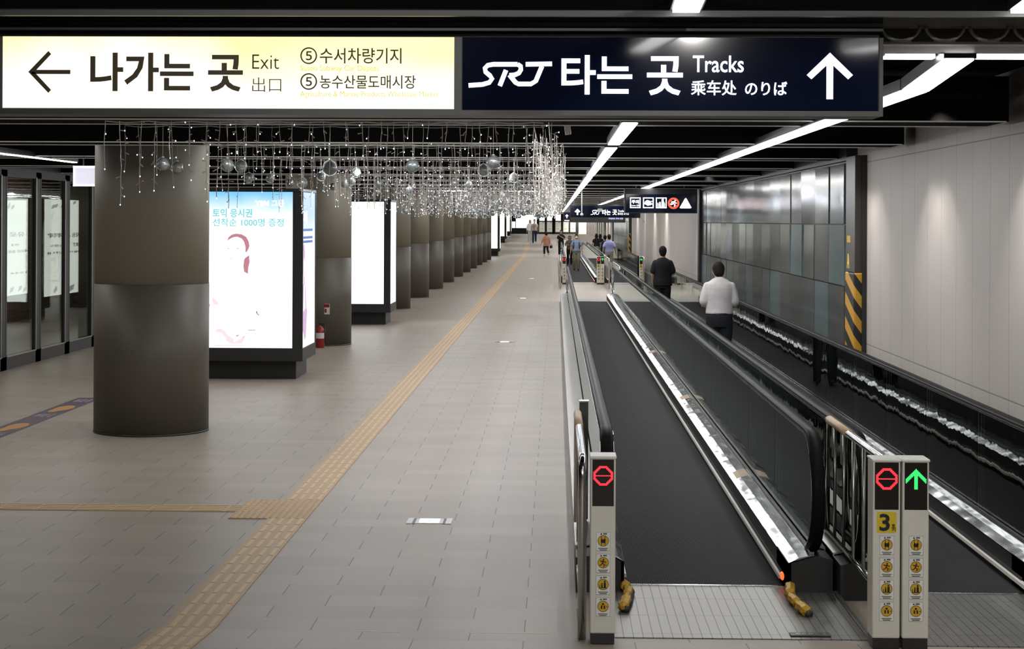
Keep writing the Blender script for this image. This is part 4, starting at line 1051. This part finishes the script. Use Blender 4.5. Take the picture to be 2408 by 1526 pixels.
# ================================================================ hanging icicle lights and mirror balls
XL0, XL1 = -3.45, -.10
def drop_geo(mb, bulbs, x, z0, L, rr, y=0.0, fat=.0028, step=.085):
    pts = []; n = max(3, int(L / .07)); dx = 0
    for i in range(n + 1):
        dx += rr.uniform(-.010, .010); pts.append((x + dx * .8, y + rr.uniform(-.006, .006), z0 - L * i / n))
    mb.tube(pts, fat, 4)
    z = z0 - .05 - rr.uniform(0, .06)
    while z > z0 - L:
        k = min(n, int((z0 - z) / L * n)); p = pts[k]; s = rr.choice((-1, 1)); a = rr.uniform(-.9, .5); l = rr.uniform(.026, .042)
        e = (p[0] + s * l * math.cos(a), p[1] + rr.uniform(-.01, .01), p[2] + l * math.sin(a) - .004)
        mb.tube([p, e], [fat * .8, fat * 1.5], 4)
        if rr.random() < .28: bulbs.ell(e, (.0042, .0042, .0055), 5, 4)
        z -= step * rr.uniform(.7, 1.5)
    e = pts[-1]; bulbs.ell((e[0], e[1], e[2] - .004), (.004, .004, .0065), 5, 4)
def cable_geo(mb, rr, x0=XL0, x1=XL1, z=-.015):
    n = 40; mb.tube([(x0 + (x1 - x0) * i / n, rr.uniform(-.004, .004), z - abs(math.sin(i * .8)) * .012) for i in range(n + 1)], .004, 4)
ROWY = []
for y in BAF[:16]: ROWY += [y + .03, y + (.66 if y < 60 else .48)]
ords = ['first', 'second', 'third', 'fourth', 'fifth', 'sixth']
POOL = []      # shared drops: (length, wire mesh, bulb mesh)
rr = random.Random(31)
for i in range(22):
    L = .12 + .57 * i / 21; m1, m2 = MB(), MB(); drop_geo(m1, m2, 0, 0, L, rr, 0, .0030 if i % 2 else .0026)
    POOL.append((m1.mesh('drop', WIRE), m2.mesh('led', LED)))
def add_drop(t, loc, L):
    w_, l = POOL[max(0, min(21, round((L - .12) / .57 * 21)))]
    d = bpy.data.objects.new('drop', w_); C.objects.link(d); d.parent = t; d.location = loc; d.rotation_euler = (0, 0, rr.uniform(0, 6.28))
    b = bpy.data.objects.new('led', l); C.objects.link(b); b.parent = d
for i, y in enumerate(ROWY):
    lab = 'string of icicle lights across the hall, the %s row behind the yellow sign' % ords[i] if i < 6 else 'string of icicle lights deeper in the hall, one of many alike'
    t = thing('icicle_light_string', lab, 'string lights', (0, y, cz(y)), 'icicle light strings across the hall')
    mb = MB(); cable_geo(mb, rr); mb.build('cable', WIRE, t)
    x = XL0
    while x < XL1:
        L = rr.uniform(.2, .68)
        if i == 0: L = rr.uniform(.35, .66) if x < -2.5 else rr.uniform(.12, .26)
        add_drop(t, (x, rr.uniform(-.05, .05) if i > 3 else 0, -.015), L); x += rr.uniform(.085, .17)
# strings running down the hall along the right edge of the display
for i, (xx, ya, yb) in enumerate(((-.06, 13.3, 30), (-.18, 14.0, 34), (.05, 17, 40), (-.06, 30.6, 55), (-.18, 34.6, 66))):
    t = thing('icicle_light_string', ('icicle string along the right edge of the hanging display, outermost near one', 'icicle string along the right edge of the display, just inside the outermost', 'icicle string along the right display edge, middle stretch', 'icicle string along the right display edge, far inner stretch', 'icicle string along the right display edge, farthest stretch')[i], 'string lights', (xx, ya, 3.06), 'icicle light strings along the hall')
    m0 = MB(); m0.tube([(0, (yb - ya) * k / 60, -.012 - .01 * abs(math.sin(k))) for k in range(61)], .004, 4); m0.build('cable', WIRE, t)
    yy = 0
    while yy < yb - ya: add_drop(t, (rr.uniform(-.06, .06), yy, -.015), rr.uniform(.25, .68)); yy += rr.uniform(.3, .62)
# white power adapter
Y = 14.6; x, z = at(1335, 305, Y)
t = thing('power_adapter', 'white plug-in adapter dangling right of the hanging lights below the blue sign', 'adapter', (x, Y, z))
o = MB().bbox(-.026, .026, -.02, .02, -.042, .042, .005).build('body', WHITE, t); o.rotation_euler = (0, -.13, 0)
mb = MB(); mb.tube([(-.005, 0, .04), (-.06, 0, .055), (-.14, 0, .045), (-.22, 0, .05), (-.30, 0, .06)], .004, 6); mb.build('lead', WHITE, t, True)
mb = MB(); mb.tube([(-.13, 0, .045), (-.18, 0, .047)], .008, 6); mb.build('connector', WHITE, t, True)
mb = MB(); mb.tube([(.005, .0, .04), (.005, .0, 3.47 - z)], .003, 5); mb.build('hook_wire', DARK, t)

# mirror balls (diameter class from their size in view)
def ballmesh():
    mb = MB(); mb.ell((0, 0, 0), (1, 1, 1), 22, 15); return mb.mesh('mirror_mosaic', BALL)
def shellmesh():
    mb = MB(); mb.smooth = True; mb.ell((0, 0, 0), (1.12, 1.12, 1.12), 20, 14); return mb.mesh('clear_shell', SHELLM)
SHELLM = m_glass('clear_plastic', (.99, 1, 1), .7, .02)
bmsh, smsh = ballmesh(), shellmesh()
capm = MB().cyl(0, 0, .98, 1.22, .22, 10).mesh('hanging_cap', LIP)
NB = 0
def ball(x, y, z, r, label, group):
    t = bpy.data.objects.new('mirror_ball', None); C.objects.link(t); t.location = (x, y, z); t.empty_display_size = .05
    tag(t, label, 'mirror ball', group)
    for nm, me in (('mosaic_core', bmsh), ('clear_shell', smsh), ('hanging_cap', capm)):
        o = bpy.data.objects.new(nm, me); C.objects.link(o); o.parent = t; o.scale = (r / 1.12, r / 1.12, r / 1.12)
        o.rotation_euler = (0, 0, R.uniform(0, 6))
    o = MB().tube([(0, 0, r), (0, 0, 3.484 - z)], .0014, 4).build('thread', WIRE, t)
    return t
BL = [(383, 386, 33, 'left mirror ball of the pair hanging before the nearest column'), (417, 394, 31, 'right mirror ball of the pair hanging before the nearest column'),
      (535, 388, 33, 'left of two large mirror balls above the woman poster'), (567, 391, 31, 'right of two large mirror balls above the woman poster'),
      (585, 418, 25, 'smaller mirror ball just below the two large ones over the poster'), (636, 419, 23, 'lone mirror ball above the right part of the woman poster'),
      (682, 429, 20, 'small mirror ball above the right edge of the woman poster'), (711, 430, 26, 'mirror ball above the side face of the biggest kiosk'),
      (756, 414, 24, 'mirror ball half behind a larger one above the second column'), (776, 395, 38, 'largest mirror ball, hanging above the second column'),
      (783, 439, 18, 'small low mirror ball under the largest one'), (838, 406, 24, 'mirror ball above the blank white kiosk, top of three'),
      (812, 434, 20, 'lower left of three mirror balls right of the largest one'), (828, 426, 20, 'middle of three mirror balls right of the largest one'),
      (890, 432, 22, 'mirror ball above the blank kiosk with another close below'), (888, 451, 17, 'mirror ball tucked under another above the blank kiosk'),
      (873, 460, 16, 'small mirror ball right above the blank kiosk poster'), (970, 390, 33, 'big mirror ball alone near the middle top of the display'),
      (933, 428, 18, 'pale mirror ball left below the big middle one'), (972, 436, 17, 'upper mirror ball of a pair under the big middle one'), (963, 447, 20, 'lower mirror ball of a pair under the big middle one'),
      (1067, 430, 22, 'mid-sized mirror ball right of the centre of the display'), (1103, 434, 20, 'mirror ball of a pair near the right part of the display, upper'), (1105, 443, 17, 'mirror ball of a pair near the right part of the display, lower'),
      (1137, 400, 30, 'lower left of the two biggest mirror balls on the right'), (1160, 381, 33, 'upper right of the two biggest mirror balls on the right'),
      (1208, 418, 24, 'mirror ball near the right curtain of lights, upper'), (1217, 439, 21, 'mirror ball near the right curtain of lights, lower')]
for px, py, d, lab in BL:
    y = F * .134 / d; x, z = at(px, py, y); ball(x, y, z, .067, lab, 'mirror balls hung among the lights')
small = [(1190, 441, 16), (1131, 447, 15), (1149, 446, 16), (936, 455, 15), (953, 466, 16), (1025, 456, 16), (1026, 465, 15), (1050, 465, 13), (1095, 465, 14), (1151, 462, 15), (1182, 460, 14), (1178, 473, 12), (1240, 440, 15),
         (910, 487, 12), (935, 487, 12), (972, 480, 12), (992, 485, 12), (1008, 482, 11), (1020, 480, 12), (1031, 482, 11), (1072, 482, 12), (1078, 478, 12), (1094, 476, 12), (1250, 462, 13), (1228, 455, 13), (1205, 470, 12)]
rr = random.Random(5)
for px, py, d in small:
    y = F * .134 / d; x, z = at(px, py, y); ball(x, y, z, .067, 'small mirror ball in the dense middle of the hanging display', 'mirror balls hung among the lights')
for i in range(105):
    y = rr.uniform(36, 74); x = rr.uniform(-3.3, -.15); z = 2.3 + rr.uniform(.12, .46)
    ball(x, y, z, .067, 'tiny mirror ball in the farthest cluster of the hanging display', 'mirror balls hung among the lights')

for y in (14.9, 18.9, 22.8, 26.8, 30.7, 34.7, 38.6, 44.6, 50.5, 58.4):  # added point lamps brightening balls and wires, in place of pooled LED glow
    for x in (-2.6, -.8): lamp('ball_fill_lamp', 'POINT', (x, y, 2.92), 19, col=(.85, .91, 1), size=.012)
# ================================================================ people
SK = M('skin', (.50, .31, .22), .5, var=.06); HAIRM = M('black_hair', (.013, .011, .010), .75, spec=.2, var=.3, vs=30, bump=.5, bs=60)
def body_eval(mb, name, vox, smooth_it=4):
    me = mb.mesh(name, SK); o = bpy.data.objects.new(name, me); C.objects.link(o)
    m = o.modifiers.new('r', 'REMESH'); m.mode = 'VOXEL'; m.voxel_size = vox
    m = o.modifiers.new('s', 'SMOOTH'); m.factor = .5; m.iterations = smooth_it
    out = bpy.data.meshes.new_from_object(o.evaluated_get(bpy.context.evaluated_depsgraph_get()))
    bpy.data.objects.remove(o); return out
def finish(me, name, mat, par, extra=None):
    me.name = name; me.materials.clear(); me.materials.append(mat)
    if extra:
        bm = bmesh.new(); bm.from_mesh(me); m2 = extra.mesh('fingers', mat); bm.from_mesh(m2); bm.to_mesh(me); bm.free(); bpy.data.meshes.remove(m2)
    me.polygons.foreach_set('use_smooth', [True] * len(me.polygons))
    o = bpy.data.objects.new(name, me); C.objects.link(o); o.parent = par; return o
def ering(c, rx, ry, n=20): return [(c[0] + rx * math.cos(2 * PI * k / n), c[1] + ry * math.sin(2 * PI * k / n), c[2]) for k in range(n)]
def limb(mb, pts, rs): 
    for a, b, ra, rb in zip(pts[:-1], pts[1:], rs[:-1], rs[1:]):
        mb.tube([a, Vector(a).lerp(Vector(b), .3), Vector(a).lerp(Vector(b), .7), b], [ra, ra * .75 + rb * .25 + .004, ra * .25 + rb * .75 + .002, rb], 12)
    for p, r in zip(pts, rs): mb.ell(p, (r, r, r), 10, 8)
def torso_rings(scale, z0, z1, wmul=1.0, belly=0.0):
    prof = [(.80, .150, .105), (.88, .168, .120), (.96, .170, .122), (1.06, .152, .108), (1.16, .155, .108), (1.26, .172, .115), (1.35, .176, .110), (1.405, .158, .096), (1.445, .108, .078), (1.475, .074, .064), (1.50, .058, .056)]
    return [(z, rx * wmul, ry + (belly if .9 < z < 1.25 else 0)) for z, rx, ry in prof if z0 - 1e-6 <= z <= z1 + 1e-6]
def person(label, loc, rz, h, arms, legs, top, bottom, shoe, hair='short', hair_m=None, vox=.016, sleeve=.55, top_hem=.90, trouser_len=1.0, head=(0, .015, 0), nod=0.0, mask=False, wide=1.0, girth=1.0, belly=0.0, skirt=False, loose=.014, collar=False, face=True, belt=None):
    """arms: {'L':(elbow, wrist), 'R':...}, legs: {'L':(knee, ankle), ...}; +y is forwards, metres for a 1.75 m figure"""
    t = thing('person', label, 'person', loc, 'people in the concourse', rz); s = h / 1.75
    hips = {'L': (-.088, 0, .90), 'R': (.088, 0, .90)}; sh = {'L': (-.156 * wide, 0, 1.368), 'R': (.156 * wide, 0, 1.368)}
    hc = Vector((head[0], head[1], 1.625 + head[2]))
    mb = MB()
    mb.rings([ering((0, 0, z), rx * girth * wide ** .5, ry * girth) for z, rx, ry in torso_rings(1, .80, 1.50, 1, belly)])
    mb.tube([(0, -.005, 1.40), (hc.x * .5, hc.y * .4, 1.50), (hc.x, hc.y - .01, 1.60)], [.07, .056, .054], 14)
    RX = Matrix.Rotation(-nod, 3, 'X')
    mb.ell(hc, (.076, .095, .112), 18, 14, RX)
    mb.ell(hc + RX @ Vector((0, .025, -.055)), (.056, .066, .062), 14, 10, RX)
    mb.ell(hc + RX @ Vector((0, .098, -.018)), (.014, .020, .026), 8, 8, RX)            # nose
    mb.ell(hc + RX @ Vector((0, .082, -.062)), (.026, .013, .010), 8, 6, RX)            # lips
    for q in (-1, 1): mb.ell(hc + RX @ Vector((q * .078, -.005, -.012)), (.010, .022, .032), 8, 8, RX)
    fing = MB(); fing.smooth = True
    for q in 'LR':
        e, wst = arms[q]; sg = -1 if q == 'L' else 1
        limb(mb, [sh[q], e, wst], [.050, .040, .027])
        d = (Vector(wst) - Vector(e)).normalized(); pc = Vector(wst) + d * .045
        side = Vector((0, 1, 0)) - d * d.y
        if side.length < .2: side = Vector((0, 0, 1)) - d * d.z
        side.normalize(); nrm = d.cross(side)
        # palm
        ang = Matrix((side, nrm, d)).transposed()
        mb.ell(pc, (.040, .019, .050), 10, 8, ang)
        for k in range(4):
            b0 = Vector(wst) + d * .080 + side * (.030 - .020 * k); L = (.068, .078, .073, .056)[k]; cur = nrm * (-.012 if sg < 0 else .012)
            fing.tube([b0 - d * .02, b0 + d * L * .45 + cur * .4, b0 + d * L * .78 + cur * 1.5, b0 + d * L * .95 + cur * 2.8], [.0095, .009, .008, .0065], 7)
        b0 = Vector(wst) + d * .025 + side * .034
        fing.tube([b0 - side * .012, b0 + side * .018 + d * .022, b0 + side * .026 + d * .052], [.011, .010, .0075], 7)
        k, an = legs[q]
        limb(mb, [hips[q], k, an], [.085, .056, .038])
        mb.ell((an[0] + sg * .006, an[1] + .06, an[2] - .035), (.042, .115, .034), 12, 8)
    b = finish(body_eval(mb, 'body', vox, 4), 'body', SK, t, fing); b.scale = (s, s, s)
    def part(name, mbx, mat, vx=None, it=3):
        o = finish(body_eval(mbx, name, vx or vox, it), name, mat, t); o.scale = (s, s, s); return o
    # top
    g = loose; mb = MB()
    rg = [(z, rx * girth * wide ** .5 + g + (.010 if z < 1.1 else 0), ry * girth + g) for z, rx, ry in torso_rings(1, top_hem, 1.48, 1, belly)]
    if rg[0][0] > top_hem + .01: rg.insert(0, (top_hem, rg[0][1] + .004, rg[0][2] + .004))
    mb.rings([ering((0, 0, z), rx, ry) for z, rx, ry in rg])
    for q in 'LR':
        e, wst = arms[q]; S, E, W = Vector(sh[q]), Vector(e), Vector(wst)
        if sleeve <= 1: limb(mb, [S, S.lerp(E, sleeve)], [.047 + g, .046 + g + .010])
        else: limb(mb, [S, E, E.lerp(W, sleeve - 1)], [.050 + g, .045 + g, .036 + g])
    if collar: mb.tube([(0, -.004, 1.425), (hc.x * .25, hc.y * .2, 1.492)], [.084, .069], 18)
    part('top_garment', mb, top)
    mb = MB()
    if skirt:
        mb.rings([ering((0, 0, z), rx, ry) for z, rx, ry in ((.30, .215, .19), (.55, .20, .165), (.80, .185, .145), (.93, .17, .125), (1.0, .152, .115))])
    else:
        rg = [(z, rx * girth + .012, ry * girth + .012) for z, rx, ry in torso_rings(1, .80, 1.0, 1, belly)]
        mb.rings([ering((0, 0, z), rx, ry) for z, rx, ry in rg + [(1.0, .162 * girth, .115 * girth + belly * .5)]])
        for q in 'LR':
            k, an = legs[q]; K, A = Vector(k), Vector(an); A2 = K.lerp(A, trouser_len)
            limb(mb, [hips[q], k, A2], [.098 * girth, .073 + loose * .3, .058 + loose * .4])
    part('trousers' if not skirt else 'skirt', mb, bottom)
    if belt:
        mb = MB(); mb.rings([ering((0, 0, z), .172 * girth, .128 * girth + belly * .5) for z in (.965, 1.0)]); o = mb.build('belt', belt, t, True); o.scale = (s, s, s)
    for q in 'LR':
        k, an = legs[q]; sg = -1 if q == 'L' else 1; mb = MB(); tilt = Matrix.Rotation(-max(0, an[2] - .08) * 3.0, 3, 'X')
        c0 = Vector((an[0] + sg * .006, an[1] + .055, an[2] - .036))
        mb.ell(c0 + tilt @ Vector((0, 0, 0)), (.050, .135, .040), 14, 10, tilt); mb.ell(c0 + tilt @ Vector((0, -.06, .02)), (.043, .06, .05), 12, 8, tilt)
        part('shoe', mb, shoe, .012, 2)
    hm = hair_m or HAIRM; mb = MB()
    mb.ell(hc + RX @ Vector((0, -.022, .022)), (.088, .098, .108), 18, 14, RX)
    if hair in ('short', 'bob', 'long'):
        mb.ell(hc + RX @ Vector((0, -.052, -.03)), (.076, .062, .085), 14, 10, RX)
        mb.ell(hc + RX @ Vector((0, .045, .085)), (.066, .05, .040), 14, 8, RX)
    if hair in ('bob', 'long'):
        for q in (-1, 1): mb.ell(hc + RX @ Vector((q * .074, -.02, -.05)), (.026, .05, .095), 10, 10, RX)
        mb.ell(hc + RX @ Vector((0, -.06, -.07)), (.078, .05, .09), 12, 10, RX)
    if hair == 'long':
        mb.tube([hc + Vector((0, -.05, -.02)), hc + Vector((0, -.085, -.18)), hc + Vector((0, -.105, -.34)), hc + Vector((0, -.10, -.42))], [.075, .085, .075, .04], 12)
    part('hair', mb, hm, .012, 2)
    if face:
        mb = MB()
        for q in (-1, 1): mb.ell(hc + RX @ Vector((q * .031, .086, .004)), (.010, .008, .006), 8, 6, RX)
        o = mb.build('eyes', INK, t, True); o.scale = (s, s, s)
    if mask:
        mb = MB(); mb.ell(hc + RX @ Vector((0, .052, -.045)), (.062, .066, .055), 16, 12, RX)
        o = mb.build('face_mask', M('white_mask', (.72, .72, .74), .6), t, True); o.scale = (s, s, s)
    return t
def cloth(n, c, var=.12): return M(n, c, .85, spec=.2, var=var, vs=9, bump=.7, bs=7)
DOWN = {'L': ((-.235, -.02, 1.13), (-.245, .05, .87)), 'R': ((.235, -.02, 1.13), (.245, .05, .87))}
STAND = {'L': ((-.095, .015, .49), (-.10, -.01, .085)), 'R': ((.095, .015, .49), (.10, -.01, .085))}
WALK = {'L': ((-.09, .16, .50), (-.09, .13, .085)), 'R': ((.09, -.02, .48), (.09, -.28, .16))}
WALK2 = {'L': ((-.09, -.02, .48), (-.09, -.26, .15)), 'R': ((.09, .16, .50), (.09, .13, .085))}
PHONE = {'L': ((-.25, .02, 1.14), (-.075, .25, 1.16)), 'R': ((.25, .02, 1.14), (.075, .25, 1.16))}
BLKS = M('black_shoe_leather', (.018, .017, .017), .35); WHTS = M('white_shoe', (.6, .6, .6), .5)
BLKT = cloth('black_cotton', (.016, .016, .019)); NAVT = cloth('dark_navy_trousers', (.022, .026, .032)); BEI = cloth('beige_trousers', (.36, .31, .26)); KHA = cloth('khaki_trousers', (.27, .23, .16))

person('person in white short-sleeved shirt and dark trousers, head bowed, on the right walkway', (2.30, 24.6, .004), 0, 1.765,
       {'L': ((-.222, .0, 1.11), (-.09, .24, 1.10)), 'R': ((.222, .0, 1.11), (.09, .24, 1.10))}, STAND, cloth('white_shirt', (.70, .66, .68)), NAVT, BLKS, vox=.011, sleeve=.80, top_hem=.985, nod=.42, head=(-.01, .055, -.045), wide=1.06, girth=1.04, collar=True, loose=.016, belt=BLKS)
person('person in loose black short-sleeved shirt and black trousers standing ahead of the white shirt', (2.375, 38.9, .004), 0, 1.74,
       {'L': ((-.218, -.01, 1.12), (-.215, .08, .90)), 'R': ((.235, .02, 1.13), (.10, .22, 1.08))}, STAND, cloth('black_shirt', (.020, .020, .024)), BLKT, BLKS, vox=.012, sleeve=.72, top_hem=.86, wide=1.04, girth=1.05, collar=True, loose=.024)
person('person in pale blue short-sleeved shirt and beige trousers, walking away', (2.30, 75.8, .004), .05, 1.71,
       {'L': ((-.25, -.05, 1.14), (-.27, -.0, .88)), 'R': ((.26, -.02, 1.14), (.30, .06, .90))}, WALK, cloth('lavender_blue_shirt', (.30, .33, .58)), BEI, BEI, sleeve=.75, top_hem=.96, wide=1.06, girth=1.05, loose=.018)
person('person in black clothes with a white cloth bag, partly behind the blue shirt', (2.2, 78.6, .004), 0, 1.66, DOWN, STAND, BLKT, BLKT, BLKS, sleeve=1.0, top_hem=.86)
person('person in black top and beige skirt, back to us by the left rail', (2.24, 97.0, .004), .1, 1.58, DOWN, STAND, BLKT, BEI, BLKS, hair='bob', sleeve=.5, top_hem=.96, skirt=True, girth=.92)
person('person in black with dark hair close beside the one in a beige skirt', (2.48, 98.5, .004), -.1, 1.55, DOWN, STAND, BLKT, BLKT, BLKS, hair='bob', sleeve=1.0, girth=.92)
P7 = person('person in light blue tee, khaki trousers and mask, walking towards us', (.935, 80.2, .004), PI, 1.68,
       {'L': ((-.25, .0, 1.14), (-.28, .05, .88)), 'R': ((.25, .0, 1.14), (.28, .06, .88))}, {'L': ((-.09, .08, .49), (-.09, .03, .085)), 'R': ((.09, .03, .49), (.09, -.06, .085))}, cloth('light_blue_tee', (.25, .34, .46)), KHA, BLKS, sleeve=.6, top_hem=.88, mask=True, girth=1.08, belly=.03, wide=1.03)
P8 = person('person in grey tee and black trousers looking down at a phone', (.70, 90.5, .004), PI, 1.55, PHONE, STAND, cloth('grey_olive_tee', (.13, .125, .105)), BLKT, BLKS, sleeve=.75, hair='bob', hair_m=M('grey_hair', (.10, .095, .09), .6), nod=.35, head=(0, .04, -.01), girth=.98)
person('person in black tee, one arm across the chest, at the far rail', (.30, 107.6, .03), PI, 1.70,
       {'L': ((-.23, .10, 1.16), (.08, .20, 1.36)), 'R': ((.235, .0, 1.14), (.245, .10, .90))}, STAND, BLKT, BLKT, BLKS, sleeve=.6)
P10 = person('person in long salmon blouse and black cropped trousers, walking away', (-.62, 109.5, fz(109.5)), .35, 1.54,
       {'L': ((-.27, .0, 1.12), (-.34, .06, .92)), 'R': ((.25, .0, 1.12), (.29, .04, .88))}, WALK, cloth('salmon_blouse', (.58, .30, .22)), BLKT, WHTS, hair='bob', sleeve=1.7, top_hem=.72, trouser_len=.72, girth=1.05, loose=.026)
person('person in pale tee, blue jeans and mask, walking towards us beside another', (-1.57, 126.0, fz(126)), PI, 1.74,
       DOWN, WALK2, cloth('cream_tee', (.62, .58, .52)), cloth('blue_jeans', (.03, .045, .085)), BLKS, sleeve=.6, mask=True, wide=1.05)
person('person with long dark hair, white top and wide grey trousers beside the jeans wearer', (-1.93, 128.6, UPZ), PI, 1.62,
       DOWN, STAND, cloth('white_top', (.60, .60, .60)), cloth('grey_wide_trousers', (.38, .39, .37)), WHTS, hair='long', sleeve=1.6, loose=.022, girth=.92)
# carried things
t = thing('backpack', 'dark backpack worn by the person in the light blue tee', 'backpack', (.935, 80.2 + .175, 1.12), 'bags people carry')
MB().bbox(-.15, .15, -.02, .13, -.22, .26, .03).build('pack_body', M('navy_pack', (.02, .022, .04), .7), t)
for q in (-1, 1):
    mb = MB(); mb.tube([(q * .12, 0, .22), (q * .125, -.16, .285), (q * .125, -.315, .12), (q * .14, -.325, -.05), (q * .16, -.17, -.20), (q * .13, 0, -.2)], .022, 6); mb.build('strap', M('navy_pack', (.02, .022, .04), .7), t, True)
t = thing('mobile_phone', 'small dark phone held by the person in the grey tee', 'phone', (.70, 90.5 - .275, 1.05), 'things people hold')
o = MB().bbox(-.038, .038, -.005, .005, -.07, .07).build('phone_body', INK, t); o.rotation_euler = (.5, 0, 0)
t = thing('shoulder_bag', 'yellow bag hanging at the side of the person in the grey tee', 'bag', (.70 + .21, 90.5 - .14, .74), 'bags people carry')
MB().bbox(-.12, .12, -.04, .04, 0, .30, .015).build('bag_body', M('yellow_bag', (.62, .36, .08), .7), t)
mb = MB(); mb.tube([(-.09, 0, .29), (-.08, .02, .45), (.02, .05, .5), (.08, .02, .45), (.09, 0, .29)], .01, 6); mb.build('bag_handle', M('yellow_bag', (.62, .36, .08), .7), t, True)
t = thing('cloth_bag', 'white cloth bag hanging at the left side of the person in black', 'bag', (2.2 - .27, 78.3, .52), 'bags people carry')
MB().prism([(-.10, 0), (.08, 0), (.06, .38), (-.02, .40)], -.05, .05, 'y').build('bag_body', cloth('white_bag', (.6, .58, .5)), t)
mb = MB(); mb.tube([(-.02, 0, .37), (.05, 0, .62), (.10, 0, .84), (.06, 0, .38)], .01, 6); mb.build('bag_strap', cloth('white_bag', (.6, .58, .5)), t, True)
t = thing('handbag', 'small dark handbag in the hand of the salmon blouse wearer', 'bag', (-.62 + .30, 109.5 + .14, fz(109.5) + .50), 'bags people carry')
MB().bbox(-.09, .09, -.05, .05, 0, .18, .015).build('bag_body', M('dark_brown_bag', (.05, .025, .02), .5), t)
mb = MB(); mb.tube([(-.06, 0, .17), (-.05, 0, .27), (.05, 0, .27), (.06, 0, .17)], .008, 6); mb.build('bag_handle', M('dark_brown_bag', (.05, .025, .02), .5), t, True)
